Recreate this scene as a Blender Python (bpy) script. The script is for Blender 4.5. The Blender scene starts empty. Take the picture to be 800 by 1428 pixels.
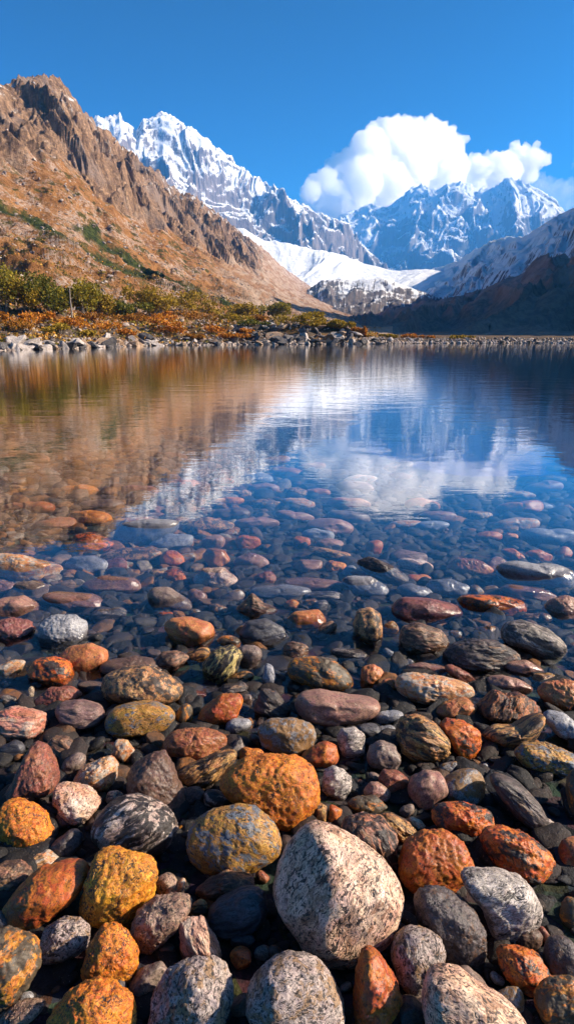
import bpy, bmesh, math, random
import numpy as np
from mathutils import Vector, Matrix

rng = np.random.default_rng(7)
random.seed(7)
scene = bpy.context.scene
COL = scene.collection
PI = math.pi
R = math.radians

# ------------------------------------------------------------------ camera model (photograph is 800 x 1428)
F = 850.0
HCAM = 1.5
PITCH = math.atan(249.0 / 850.0)
CP, SP = math.cos(PITCH), math.sin(PITCH)
FWD = np.array([0, CP, -SP]); UPV = np.array([0, SP, CP]); RGT = np.array([1.0, 0, 0])
CAM = np.array([0, 0, HCAM])

def ray(px, py):
    """direction (unit depth along the optical axis) through a photograph pixel"""
    return FWD + RGT * ((px - 400.0) / F) + UPV * (-(py - 714.0) / F)

def azel(px, py):
    d = ray(px, py)
    return math.degrees(math.atan2(d[0], d[1])), d[2] / math.hypot(d[0], d[1])

# ------------------------------------------------------------------ noise
def _hash(ix, iy, iz, seed):
    h = (ix.astype(np.int64) * 374761393 + iy.astype(np.int64) * 668265263 + iz.astype(np.int64) * 2147483647 + seed * 974711) & 0xFFFFFFFF
    h = ((h ^ (h >> 13)) * 1274126177) & 0xFFFFFFFF
    h = ((h ^ (h >> 16)) * 2246822519) & 0xFFFFFFFF
    return h ^ (h >> 15)

_G3 = np.array([[1,1,0],[-1,1,0],[1,-1,0],[-1,-1,0],[1,0,1],[-1,0,1],[1,0,-1],[-1,0,-1],
                [0,1,1],[0,-1,1],[0,1,-1],[0,-1,-1],[1,1,0],[-1,1,0],[0,-1,1],[0,-1,-1]], float)
_A2 = np.linspace(0, 2*PI, 33)[:32]
_G2 = np.stack([np.cos(_A2), np.sin(_A2)], 1) * 1.4

def perlin2(x, y, seed=0):
    ix = np.floor(x); iy = np.floor(y)
    fx = x - ix; fy = y - iy
    u = fx*fx*fx*(fx*(fx*6-15)+10); v = fy*fy*fy*(fy*(fy*6-15)+10)
    z = np.zeros_like(ix)
    def g(dx, dy):
        k = _hash(ix+dx, iy+dy, z, seed) & 31
        gr = _G2[k]
        return gr[..., 0]*(fx-dx) + gr[..., 1]*(fy-dy)
    a = g(0,0); b = g(1,0); c = g(0,1); d = g(1,1)
    return (a + u*(b-a)) + v*((c + u*(d-c)) - (a + u*(b-a)))

def perlin3(p, seed=0):
    i = np.floor(p); f = p - i
    w = f*f*f*(f*(f*6-15)+10)
    def g(dx, dy, dz):
        k = _hash(i[:,0]+dx, i[:,1]+dy, i[:,2]+dz, seed) & 15
        gr = _G3[k]
        return gr[:,0]*(f[:,0]-dx) + gr[:,1]*(f[:,1]-dy) + gr[:,2]*(f[:,2]-dz)
    def lx(dy, dz):
        a = g(0,dy,dz); b = g(1,dy,dz); return a + w[:,0]*(b-a)
    def ly(dz):
        a = lx(0,dz); b = lx(1,dz); return a + w[:,1]*(b-a)
    a = ly(0); b = ly(1)
    return a + w[:,2]*(b-a)

def fbm2(x, y, oct=5, seed=0, gain=.5, lac=2.03):
    s = 0; a = 1
    for o in range(oct):
        s = s + a*perlin2(x + 17.3*o, y - 9.1*o, seed+o); x = x*lac; y = y*lac; a *= gain
    return s

def ridged2(x, y, oct=6, seed=0, gain=.5, lac=2.07, sharp=1.0):
    s = 0; a = 1; wt = 1
    for o in range(oct):
        n = 1 - np.abs(perlin2(x + 31.7*o, y + 11.9*o, seed+o))*1.6
        n = np.clip(n, 0, 1)**(1+sharp)
        n = n*wt; wt = np.clip(n*1.8, 0, 1)
        s = s + a*n; x = x*lac; y = y*lac; a *= gain
    return s/2.0

def fbm3(p, oct=4, seed=0, gain=.5):
    s = 0; a = 1
    for o in range(oct):
        s = s + a*perlin3(p, seed+o*7); p = p*2.03 + 5.7; a *= gain
    return s

def sstep(a, b, x):
    t = np.clip((x-a)/(b-a), 0, 1); return t*t*(3-2*t)

# ------------------------------------------------------------------ mesh / object helpers
def mesh_np(name, verts, faces, mat=None, smooth=True, attrs=None):
    """verts (n,3), faces (m,k) numpy -> mesh datablock"""
    me = bpy.data.meshes.new(name)
    verts = np.ascontiguousarray(verts, np.float32); faces = np.ascontiguousarray(faces, np.int32)
    m, k = faces.shape
    me.vertices.add(len(verts)); me.vertices.foreach_set('co', verts.ravel())
    me.loops.add(m*k); me.loops.foreach_set('vertex_index', faces.ravel())
    me.polygons.add(m)
    me.polygons.foreach_set('loop_start', np.arange(0, m*k, k, dtype=np.int32))
    me.polygons.foreach_set('loop_total', np.full(m, k, np.int32))
    me.update(calc_edges=True)
    me.polygons.foreach_set('use_smooth', np.full(m, bool(smooth)))
    if attrs:
        for an, av in attrs.items():
            a = me.attributes.new(an, 'FLOAT', 'POINT'); a.data.foreach_set('value', np.ascontiguousarray(av, np.float32))
    if mat is not None:
        me.materials.append(mat)
    me.update()
    return me

def link(name, me, parent=None, loc=None):
    o = bpy.data.objects.new(name, me); COL.objects.link(o)
    if loc is not None: o.location = loc
    if parent is not None: o.parent = parent
    return o

def tag(o, label=None, cat=None, group=None, kind=None):
    if label: o['label'] = label
    if cat: o['category'] = cat
    if group: o['group'] = group
    if kind: o['kind'] = kind
    return o

def grid_faces(nr, nc, wrap=False):
    r = np.arange(nr-1)[:, None]; c = np.arange(nc if wrap else nc-1)[None, :]
    c2 = (c+1) % nc
    a = r*nc + c; b = r*nc + c2; d = (r+1)*nc + c; e = (r+1)*nc + c2
    return np.stack([a, b, e, d], -1).reshape(-1, 4)

# ------------------------------------------------------------------ node helper
class NT:
    def __init__(s, name):
        s.m = bpy.data.materials.new(name); s.m.use_nodes = True
        s.t = s.m.node_tree; s.t.nodes.clear()
        s.out = s.t.nodes.new('ShaderNodeOutputMaterial')
    def n(s, typ, props=None, **ins):
        nd = s.t.nodes.new('ShaderNode'+typ)
        for k, v in (props or {}).items(): setattr(nd, k, v)
        for k, v in ins.items():
            k = int(k[1:]) if k[0] == '_' and k[1:].isdigit() else k.replace('_', ' ')
            s.set(nd.inputs[k], v)
        return nd
    def set(s, sock, v):
        if isinstance(v, bpy.types.NodeSocket): s.t.links.new(v, sock)
        elif isinstance(v, (tuple, list)) and len(v) == 3 and sock.type == 'RGBA': sock.default_value = (*v, 1)
        else: sock.default_value = v
    def coord(s, which='Object'): return s.n('TexCoord').outputs[which]
    def pos(s): return s.n('NewGeometry').outputs['Position']
    def nrm(s): return s.n('NewGeometry').outputs['Normal']
    def attr(s, name): return s.n('Attribute', dict(attribute_name=name)).outputs['Fac']
    def math(s, op, a, b=0.0, c=None, clamp=False):
        nd = s.n('Math', dict(operation=op, use_clamp=clamp), _0=a, _1=b)
        if c is not None: s.set(nd.inputs[2], c)
        return nd.outputs[0]
    def vmul(s, v, k):
        return s.n('VectorMath', dict(operation='MULTIPLY'), _0=v, _1=k).outputs[0]
    def vadd(s, v, k):
        return s.n('VectorMath', dict(operation='ADD'), _0=v, _1=k).outputs[0]
    def noise(s, v, scale, detail=4, rough=.55, dist=0.0, out=0):
        return s.n('TexNoise', None, Vector=v, Scale=scale, Detail=detail, Roughness=rough, Distortion=dist).outputs[out]
    def vor(s, v, scale, feature='F1', out=0, rnd=1.0):
        return s.n('TexVoronoi', dict(feature=feature), Vector=v, Scale=scale, Randomness=rnd).outputs[out]
    def ramp(s, fac, a, b):
        """smooth 0..1 between a and b (a may exceed b)"""
        nd = s.n('MapRange', dict(interpolation_type='SMOOTHSTEP'))
        s.set(nd.inputs[0], fac)
        if a <= b:
            nd.inputs[1].default_value = a; nd.inputs[2].default_value = b
        else:
            nd.inputs[1].default_value = b; nd.inputs[2].default_value = a
            nd.inputs[3].default_value = 1; nd.inputs[4].default_value = 0
        return nd.outputs[0]
    def mix(s, f, a, b, mode='MIX'):
        nd = s.n('MixRGB', dict(blend_type=mode)); s.set(nd.inputs[0], f); s.set(nd.inputs[1], a); s.set(nd.inputs[2], b)
        return nd.outputs[0]
    def sep(s, v):
        nd = s.n('SeparateXYZ', None, Vector=v); return nd.outputs
    def bump(s, h, strength=.5, dist=.01, normal=None):
        nd = s.n('Bump', None, Height=h, Strength=strength, Distance=dist)
        if normal is not None: s.set(nd.inputs['Normal'], normal)
        return nd.outputs[0]
    def bsdf(s, color, rough=.8, normal=None, spec=.3, **kw):
        nd = s.n('BsdfPrincipled', None, Base_Color=color, Roughness=rough)
        nd.inputs['Specular IOR Level'].default_value = spec
        if normal is not None: s.set(nd.inputs['Normal'], normal)
        for k, v in kw.items(): s.set(nd.inputs[k.replace('_', ' ')], v)
        s.t.links.new(nd.outputs[0], s.out.inputs['Surface'])
        return s.m

# ------------------------------------------------------------------ camera, world, sun
cam_d = bpy.data.cameras.new('camera'); cam_o = bpy.data.objects.new('camera', cam_d); COL.objects.link(cam_o)
cam_d.sensor_fit = 'VERTICAL'; cam_d.sensor_height = 36; cam_d.lens = 36*F/1428
cam_d.clip_start = .05; cam_d.clip_end = 60000
cam_o.location = CAM; cam_o.rotation_euler = (PI/2 - PITCH, 0, 0)
scene.camera = cam_o

SUN_AZ, SUN_EL = 90.0, 30.0            # azimuth from +Y (the view) towards +X
world = bpy.data.worlds.new('World'); scene.world = world; world.use_nodes = True
wt = world.node_tree; wt.nodes.clear()
sky = wt.nodes.new('ShaderNodeTexSky'); sky.sky_type = 'NISHITA'; sky.sun_disc = False
sky.sun_elevation = R(SUN_EL); sky.sun_rotation = R(SUN_AZ)
sky.altitude = 1200; sky.air_density = 1.0; sky.dust_density = 2.2; sky.ozone_density = 3.0
hs = wt.nodes.new('ShaderNodeHueSaturation'); hs.inputs['Saturation'].default_value = 1.15; hs.inputs['Hue'].default_value = 0.488
bg = wt.nodes.new('ShaderNodeBackground'); bg.inputs['Strength'].default_value = 0.052
wo = wt.nodes.new('ShaderNodeOutputWorld')
tn = wt.nodes.new('ShaderNodeMixRGB'); tn.blend_type = 'MULTIPLY'; tn.inputs[0].default_value = 1; tn.inputs[2].default_value = (4.5, 4.0, 3.3, 1)
gm = wt.nodes.new('ShaderNodeGamma'); gm.inputs[1].default_value = 2.6
nm = wt.nodes.new('ShaderNodeMixRGB'); nm.blend_type = 'MULTIPLY'; nm.inputs[0].default_value = 1; nm.inputs[2].default_value = (.25, .25, .25, 1)
wt.links.new(sky.outputs[0], nm.inputs[1]); wt.links.new(nm.outputs[0], gm.inputs[0]); wt.links.new(gm.outputs[0], hs.inputs['Color']); wt.links.new(hs.outputs[0], tn.inputs[1]); wt.links.new(tn.outputs[0], bg.inputs['Color']); wt.links.new(bg.outputs[0], wo.inputs['Surface'])

sd = bpy.data.lights.new('sun', 'SUN'); sd.energy = 5.0; sd.angle = R(.5); sd.color = (1.0, .86, .66)
so = bpy.data.objects.new('sun', sd); COL.objects.link(so); so.location = (40, 5, 40)
sdir = Vector((math.sin(R(SUN_AZ))*math.cos(R(SUN_EL)), math.cos(R(SUN_AZ))*math.cos(R(SUN_EL)), math.sin(R(SUN_EL))))
so.rotation_euler = sdir.to_track_quat('Z', 'Y').to_euler()

scene.view_settings.view_transform = 'Standard'; scene.view_settings.look = 'None'
scene.view_settings.gamma = 1; scene.view_settings.exposure = 1.27; scene.view_settings.use_curve_mapping = False
cy = scene.cycles
cy.use_denoising = True
cy.max_bounces = 40; cy.volume_bounces = 36; cy.transparent_max_bounces = 12
cy.diffuse_bounces = 2; cy.glossy_bounces = 3
cy.caustics_reflective = False; cy.caustics_refractive = False

# ------------------------------------------------------------------ setting: ground sheet
def interp_px(pts):
    """[(px, value)] -> function of azimuth in degrees"""
    xs = [azel(p[0], 470)[0] for p in pts]; ys = [p[1] for p in pts]
    return lambda a: np.interp(a, xs, ys)
def wl(y):            # waterline pixel row -> distance
    return HCAM/math.tan(PITCH - math.atan((714-y)/F))
ds_fn = interp_px([(-400, wl(489)), (0, wl(486.5)), (100, wl(485)), (200, wl(482)), (300, wl(481)), (400, wl(480.5)), (500, wl(480)), (600, wl(478.5)), (800, wl(477.5)), (1200, wl(478))])
bank_fn = interp_px([(-300, 2.6), (0, 2.4), (150, 2.6), (260, 2.4), (330, 2.8), (430, 2.7), (480, 1.7), (505, .8), (560, .55), (800, .55), (1200, .6)])
run_fn = interp_px([(-300, 12), (0, 12), (300, 10), (430, 9), (490, 7), (520, 4), (800, 4), (1200, 5)])

def bed(y):
    return np.interp(y, [-3000, -60, 0, .9, 1.5, 2.0, 2.6, 3.2, 4.2, 6, 9, 14, 24, 45], [6, 2.5, .11, .05, .01, -.012, -.035, -.065, -.13, -.30, -.64, -1.35, -3.0, -6.0])

def ground_z(x, y):
    d = np.hypot(x, y); a = np.degrees(np.arctan2(x, y))
    ds = ds_fn(a); t = d - ds
    n = fbm2(x*.35, y*.35, 4, 11)
    bank = bank_fn(a)*sstep(0, 1, t/run_fn(a))*(.92 + .25*n) + np.clip(t-run_fn(a), 0, 400)*.006
    far = np.where(t > 0, bank + .12*np.clip(t, 0, 1), t*.22)
    deep = 1 + (.45*sstep(0, 18, a) - .38*sstep(0, -14, a))*sstep(3.5, 7, d)*(np.abs(a) < 90)
    z = np.maximum(bed(y)*deep + .02*n*np.clip(d/3, .4, 3), far)
    # the shore behind and beside the camera keeps rising gently
    return z

def build_ground():
    az = np.concatenate([np.arange(-180, -46, 4.0), np.arange(-46, 46, .3), np.arange(46, 180, 4.0)])
    rad = np.concatenate([[.01], np.geomspace(.4, 55, 150), np.arange(56, 135, .7), np.geomspace(140, 6500, 50)])
    A, D = np.meshgrid(np.radians(az), rad)
    X = D*np.sin(A); Y = D*np.cos(A)
    Z = ground_z(X.ravel(), Y.ravel()).reshape(X.shape)
    v = np.stack([X, Y, Z], -1).reshape(-1, 3)
    f = grid_faces(len(rad), len(az), True)
    t = NT('ground_soil')
    p = t.pos()
    z = t.sep(p)[2]
    n1 = t.noise(p, .35, 6, .65); n2 = t.noise(p, 3.0, 6, .7); n3 = t.noise(p, 18.0, 5, .7)
    soil = t.mix(t.ramp(n2, .35, .65), (.035, .028, .022), (.11, .075, .05))
    peb = t.vor(p, 14, 'F1', 1)
    bedc = t.mix(.75, t.mix(t.ramp(n3, .4, .6), (.014, .013, .014), (.05, .038, .030)), peb, 'MULTIPLY')
    dry = t.mix(t.ramp(n1, .42, .58), t.mix(t.ramp(n2, .4, .6), (.22, .085, .02), (.10, .075, .02)), soil)
    c = t.mix(t.ramp(t.math('MULTIPLY_ADD', n2, .8, z), .5, 1.5), bedc, dry)
    h = t.math('ADD', n3, t.vor(p, 14, 'F1', 0))
    return link('ground', mesh_np('ground', v, f, t.bsdf(c, .85, t.bump(h, .7, .03))))
ground = tag(build_ground(), 'dark stony lake bed rising to an ochre grassy bank around the water', 'ground', kind='structure')

# ------------------------------------------------------------------ setting: mountains
def fan(name, az0, az1, ncol, nrow, d0, dc, crest, prof, disp, mat, qmax=1.3, base=None, streak=None, label=None, cat='mountain'):
    """terrain between a foot at distance d0(az) and a crest at dc(az) whose elevation follows crest(az)"""
    az = np.linspace(az0, az1, ncol); q = np.linspace(0, qmax, nrow)
    A, Q = np.meshgrid(az, q)
    D0 = d0(A); DC = dc(A)
    D = D0 + (DC-D0)*Q
    X = D*np.sin(np.radians(A)); Y = D*np.cos(np.radians(A))
    HC = crest(A)*DC + HCAM
    zb = (base(X.ravel(), Y.ravel()).reshape(X.shape) if base else np.full(X.shape, -2.0))
    up = prof(np.clip(Q, 0, 1), A)
    back = np.clip(Q-1, 0, None)
    Z = zb + (HC-zb)*(up - 1.6*back*(1+.0*A)) 
    at = {}
    Z = Z + disp(X, Y, Z, Q, A, HC, at)
    if streak is None:
        at['sa'] = np.radians(A)*DC.mean(); at['sb'] = Q*(DC-D0)
    else:
        c, s = math.cos(R(streak)), math.sin(R(streak))
        at['sa'] = X*s + Y*c; at['sb'] = X*c - Y*s
    v = np.stack([X, Y, Z], -1).reshape(-1, 3)
    f = grid_faces(nrow, ncol)
    o = link(name, mesh_np(name, v, f, mat, True, {k: x.ravel() for k, x in at.items()}))
    tag(o, label, cat, kind='structure')
    return o, (A, Q, X, Y, Z)

def crest_px(pts, extra_lo=(), extra_hi=()):
    """silhouette pixels -> tan(elevation) as a function of azimuth"""
    ae = [azel(*p) for p in pts]
    ae = [(a, math.tan(R(e))) for a, e in extra_lo] + ae + [(a, math.tan(R(e))) for a, e in extra_hi]
    xs = [a for a, _ in ae]; ys = [e for _, e in ae]
    return lambda a: np.interp(a, xs, ys)

# ---- the brown hillside along the lake
AX = 7.7
def left_frame(X, Y):
    c, s = math.cos(R(AX)), math.sin(R(AX))
    w = X*s + Y*c; l = -(X*c - Y*s)          # w along the wall, l up the wall (to -X)
    return w, l
left_crest = crest_px([(0,112),(20,113),(38,108),(50,104),(70,108),(92,121),(105,136),(122,160),(135,178),(150,183),(165,200),(185,216),(205,232),(222,240),(232,252),(245,262),(258,270),(275,275),(290,290),(305,299),(318,309),(335,324),(352,335),(368,348),(395,373),(430,398),(470,426),(500,444),(515,453),(530,461)],
                      extra_lo=[(-80, 14), (-60, 18), (-45, 19), (-35, 18.5)], extra_hi=[(9.5, .2)])
def left_dc(a):
    s = np.sin(np.radians(np.clip(AX - a, 4.5, 70)))
    return np.clip(215/s, 220, 1900)*np.interp(a, [-1, 4, 8], [1, .8, .42])
def left_d0(a): return ds_fn(a) + 3.0
def left_prof(q, a):
    return .10*q + .9*q**1.75
def left_disp(X, Y, Z, Q, A, HC, at):
    w, l = left_frame(X, Y)
    nlo = fbm2(X*.012, Y*.012, 4, 31)
    apx = np.interp(A, [azel(p, 300)[0] for p in (250, 345, 372)], [1, .9, 0])
    q0 = np.interp(A, [azel(p, 300)[0] for p in (-100, 0, 100, 200, 320)], [.62, .61, .60, .585, .55])
    crag = sstep(q0-.05, q0+.05, Q + .05*nlo)*apx
    amp = np.interp(A, [-45, -22, -6, 0], [1.0, 1.0, 1.25, 1.5])
    wx = w + 18*fbm2(w*.02, l*.02, 3, 77); lx = l + 18*fbm2(w*.02, l*.02, 3, 78)
    r1 = ridged2(wx/58 + lx/190, lx/120, 3, 5, .5, sharp=.6)
    r2 = ridged2(wx/19 - lx/70, lx/34, 4, 9, .55, sharp=.5)
    r3 = ridged2(wx/7.0, lx/10, 3, 15, .55, sharp=.4)
    edge = 1 - .75*sstep(.86, 1.0, Q)
    Zc = (r1-.45)*26*edge + (r2-.45)*13*edge + (r3-.4)*3.6
    # ledges
    led = np.abs(((Z + 12*nlo)/9.0) % 1 - .5)*2
    Zc = Zc + (led-.5)*1.8
    low = (fbm2(wx/30, lx/70, 5, 40)*5.0 + ridged2(wx/12, lx/30, 4, 44)*2.4)*np.clip(Q*6, .05, 1)*(1-.5*sstep(-6, 2, A))
    at['crag'] = crag
    at['scree'] = sstep(-8, -3, A + 2.2*nlo + 4.5*(Q-.5))
    # dark green strips of dwarf shrubs running down the slope (defined along the hillside)
    E = (Z-HCAM)/np.hypot(X, Y)
    g = np.zeros_like(A)
    for pts, wd in ((((-60,268),(0,293),(45,312),(95,338),(140,362),(185,385),(215,398)), .0068), (((110,322),(150,352),(190,372),(235,398),(270,420)), .0056), (((245,405),(285,420),(330,438)), .0045),
                    (((100,318),(125,328),(160,345)), .0030), (((0,318),(40,338)), .0022)):
        ae = [azel(*p) for p in pts]; xs = [k for k, _ in ae]; ys = [k for _, k in ae]
        c = np.interp(A, xs, ys)
        inside = sstep(xs[0]-.4, xs[0]+.6, A)*sstep(xs[-1]+.4, xs[-1]-.8, A)
        nn = fbm2(X*.09, Y*.09, 4, 60)
        g = np.maximum(g, inside*sstep(1.15, .55, np.abs(E-c)/wd + .45*nn))
    at['green'] = g
    at['qq'] = Q
    return Zc*crag*amp + low*(1-crag)

t = NT('brown_hillside')
p = t.pos(); nz = t.sep(t.nrm())[2]; sp = t.sep(p)
crag = t.attr('crag'); scree = t.attr('scree'); green = t.attr('green'); qq = t.attr('qq')
n_a = t.noise(p, .02, 6, .6); n_b = t.noise(p, .11, 8, .68); n_c = t.noise(p, .55, 6, .7)
pv = t.vmul(p, (.28, .28, .05)); n_v = t.noise(pv, 1.0, 6, .65, .6)
rock = t.mix(t.ramp(n_v, .36, .66), (.17, .10, .062), (.42, .255, .15))
rock = t.mix(t.ramp(n_b, .52, .68), rock, (.46, .32, .22))
rock = t.mix(t.ramp(n_c, .60, .45), rock, t.mix(.5, rock, (.07, .045, .035)))
rock = t.mix(t.math('MULTIPLY', t.ramp(n_a, .5, .62), .6), rock, (.22, .17, .15))
grass = t.mix(t.ramp(n_b, .38, .62), (.20, .085, .028), (.33, .155, .055))
grass = t.mix(t.ramp(n_c, .58, .70), grass, (.36, .28, .21))
grass = t.mix(t.math('MULTIPLY', t.ramp(t.noise(p, .05, 6, .75), .48, .58), t.ramp(t.noise(p, .9, 4, .7), .40, .55)), grass, (.40, .29, .225))
grass = t.mix(t.math('MULTIPLY', t.ramp(t.noise(p, .16, 6, .75), .53, .60), t.ramp(qq, .85, .5)), grass, (.075, .06, .014))
scr = t.mix(t.ramp(n_b, .35, .65), (.30, .205, .145), (.42, .31, .235))
scr = t.mix(t.ramp(t.noise(t.vmul(p, (.12, .012, .12)), 1.0, 5, .65), .46, .58), scr, (.27, .15, .085))
low = t.mix(scree, grass, scr)
low = t.mix(green, low, t.mix(t.ramp(n_c, .4, .6), (.018, .026, .006), (.06, .07, .016)))
c = t.mix(t.ramp(t.math('ADD', crag, t.math('MULTIPLY', t.math('SUBTRACT', n_b, .5), .9)), .35, .6), low, rock)
snowm = t.math('MULTIPLY', t.math('MULTIPLY', t.ramp(n_b, .56, .62), t.ramp(sp[2], 95, 150)), t.ramp(nz, .45, .7))
c = t.mix(t.math('MULTIPLY', snowm, .65), c, (.75, .77, .8))
hb = t.math('ADD', t.math('MULTIPLY', n_c, .5), n_b)
m_left = t.bsdf(c, .95, t.bump(hb, .9, 3.0), .1)
hill, HG = fan('hillside', -75, 9.4, 1000, 460, left_d0, left_dc, left_crest, left_prof, left_disp, m_left, 1.25, base=lambda x, y: ground_z(x, y)-.5,
               label='steep sunlit brown hillside with rocky crags above orange grass slopes', cat='hill')

# ---- snow mountains
def snow_mat(name, rockA, rockB, lo, hi, zlo, zhi, scale=1.0, sn=.80, wb=.85, wn=.75, ws=.75, sbk=.020):
    t = NT(name)
    p = t.pos(); nz = t.sep(t.nrm())[2]; z = t.sep(p)[2]
    a = t.noise(p, .004*scale, 7, .62); b = t.noise(p, .03*scale, 8, .75); sv = t.n('CombineXYZ', None, X=t.math('MULTIPLY', t.attr('sa'), .06*scale), Y=t.math('MULTIPLY', t.attr('sb'), sbk*scale), Z=t.math('MULTIPLY', z, .004*scale)).outputs[0]; st = t.noise(sv, 1.0, 8, .72, .5)
    rock = t.mix(t.ramp(st, .35, .65), rockA, rockB)
    s = t.math('ADD', t.math('MULTIPLY_ADD', b, wb, t.math('MULTIPLY', nz, wn)), t.math('MULTIPLY', st, ws))
    s = t.math('ADD', s, t.math('MULTIPLY', a, .5))
    k = t.n('MapRange', None); t.set(k.inputs[0], z); k.inputs[1].default_value = zlo; k.inputs[2].default_value = zhi; k.inputs[3].default_value = -.25; k.inputs[4].default_value = .12
    s = t.math('ADD', s, k.outputs[0])
    c = t.mix(t.ramp(s, lo, hi), rock, (sn, sn*1.005, sn*1.02))
    return t.bsdf(c, .9, t.bump(b, .8, 14/scale), .1)

def alpine_disp(amp, wl_, seed, crestk=.35, ax=0.0, asp=1.0):
    def f(X, Y, Z, Q, A, HC, at):
        c, s = math.cos(R(ax)), math.sin(R(ax))
        u = (X*c - Y*s)/wl_; v = (X*s + Y*c)/wl_*asp
        u2 = u + .35*fbm2(u*1.1, v*1.1, 3, seed+50); v2 = v + .35*fbm2(u*1.1, v*1.1, 3, seed+51)
        r = ridged2(u2, v2, 8, seed, .58, sharp=.7) - .5
        k = sstep(0, .18, Q)*(1-(1-crestk)*sstep(.86, 1.0, Q))
        fine = ridged2(u2*7, v2*7, 4, seed+20, .55, sharp=.4)-.5
        return r*amp*k + fine*amp*.16*sstep(0, .1, Q)
    return f

m_snowL = snow_mat('snowy_peak_rock', (.085, .075, .078), (.24, .20, .18), 1.37, 1.54, 250, 950, 1.0)
peakL, _ = fan('mountain', -32, 9.5, 560, 320, lambda a: np.full_like(a, 2100.0), lambda a: np.interp(a, [-25, 0, 6, 10], [3500, 3700, 3900, 4000]),
    crest_px([(120,175),(135,162),(150,164),(168,156),(180,168),(190,182),(200,164),(212,165),(225,158),(245,164),(262,175),(280,191),(300,205),(318,217),(332,229),(345,234),(352,243),(372,254),(385,262),(405,272),(420,279),(440,292),(455,300),(470,310),(500,340),(530,372),(545,384)], extra_lo=[(-40, 9), (-28, 14)]),
    lambda q, a: .06*q + .94*q**1.5, alpine_disp(215, 400, 101, .15, 35, .7), m_snowL, 1.25,
    label='tall snow streaked rock peak rising behind the brown hillside')
m_snowB = snow_mat('far_massif_rock', (.10, .095, .10), (.22, .20, .19), 1.28, 1.46, 500, 1250, .7)
massif, _ = fan('mountain', -4, 45, 560, 300, lambda a: np.full_like(a, 4300.0), lambda a: np.full_like(a, 5900.0),
    crest_px([(380,330),(440,312),(467,304),(480,297),(492,297),(505,288),(515,286),(530,289),(545,284),(558,275),(572,262),(585,259),(598,263),(608,262),(620,257),(635,254),(648,255),(662,264),(675,262),(695,254),(712,246),(725,251),(740,260),(755,270),(770,277),(785,289),(800,297),(830,310)], extra_lo=[(-5, 5)], extra_hi=[(32, 8), (45, 6)]),
    lambda q, a: .05*q + .95*q**1.35, alpine_disp(240, 520, 301, .15, 10, .8), m_snowB, 1.18,
    label='wide snow dusted massif closing the valley below the white cloud')
# snow field / glacier between them
m_glac = snow_mat('glacier_snow', (.3, .27, .26), (.4, .36, .33), .72, .95, 0, 100, .8, .84)
glac, _ = fan('glacier', -6, 17, 300, 120, lambda a: np.full_like(a, 1450.0), lambda a: np.full_like(a, 2050.0),
    crest_px([(340,318),(365,331),(400,337),(435,345),(455,351),(480,356),(505,366),(535,373),(560,376),(590,375),(620,376)]),
    lambda q, a: .15*q + .85*q**1.3, alpine_disp(30, 420, 401, .3, 30, .5), m_glac, 1.15,
    label='bright snowfield spilling down between the two snowy mountains', cat='glacier')
# the small brown pyramid hill in the valley
m_pyr = snow_mat('valley_hill_rock', (.09, .088, .095), (.18, .14, .125), 1.36, 1.50, 40, 190, 2.0, .8, .5, .4, 1.4, .006)
pyr, _ = fan('hill', -2, 16, 300, 150, lambda a: np.full_like(a, 900.0), lambda a: np.full_like(a, 1350.0),
    crest_px([(395,430),(430,402),(448,391),(470,389),(490,390),(510,388),(532,386),(545,391),(560,397),(580,404),(610,415),(640,425)]),
    lambda q, a: .1*q + .9*q**1.25, alpine_disp(24, 130, 501, .2, 60, .6), m_pyr, 1.4,
    label='small reddish hill streaked with snow below the snowfield', cat='hill')
# snow-striped slope on the far bank
m_snowR = snow_mat('snowy_slope_rock', (.07, .065, .07), (.17, .145, .13), 1.08, 1.26, 110, 300, 1.3, .8, .45, .4, 1.5, .005)
slopeR, _ = fan('mountain', 5, 75, 560, 240, lambda a: np.interp(a, [5, 12, 25, 45], [1500, 1100, 620, 480]), lambda a: np.interp(a, [5, 9, 13, 18, 25, 40, 75], [3200, 2900, 2300, 1650, 1150, 760, 640]),
    crest_px([(470,440),(500,425),(520,408),(543,395),(570,385),(597,377),(629,367),(656,351),(680,338),(700,333),(733,327),(760,311),(780,299),(800,288)], extra_hi=[(30, 15), (40, 22), (50, 26), (60, 25), (75, 16)]),
    lambda q, a: .25*q + .75*q**1.25, alpine_disp(42, 150, 601, .15, 17, .35), m_snowR, 1.3, streak=17,
    label='shaded mountain slope striped with snow above the dark moraine')
# dark brown mountain side in front of it
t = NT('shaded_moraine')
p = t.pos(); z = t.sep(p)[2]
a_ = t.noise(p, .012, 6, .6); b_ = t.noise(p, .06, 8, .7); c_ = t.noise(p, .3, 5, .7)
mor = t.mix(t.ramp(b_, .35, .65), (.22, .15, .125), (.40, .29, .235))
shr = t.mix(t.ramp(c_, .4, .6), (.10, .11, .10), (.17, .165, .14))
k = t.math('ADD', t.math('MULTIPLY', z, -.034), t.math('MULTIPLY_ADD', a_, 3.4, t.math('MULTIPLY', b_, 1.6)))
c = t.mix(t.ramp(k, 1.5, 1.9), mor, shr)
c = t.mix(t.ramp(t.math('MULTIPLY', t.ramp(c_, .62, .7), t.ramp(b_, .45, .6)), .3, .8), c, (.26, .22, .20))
m_mor = t.bsdf(c, .95, t.bump(t.math('ADD', b_, t.math('MULTIPLY', c_, .4)), .9, 4.0), .1)
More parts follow.
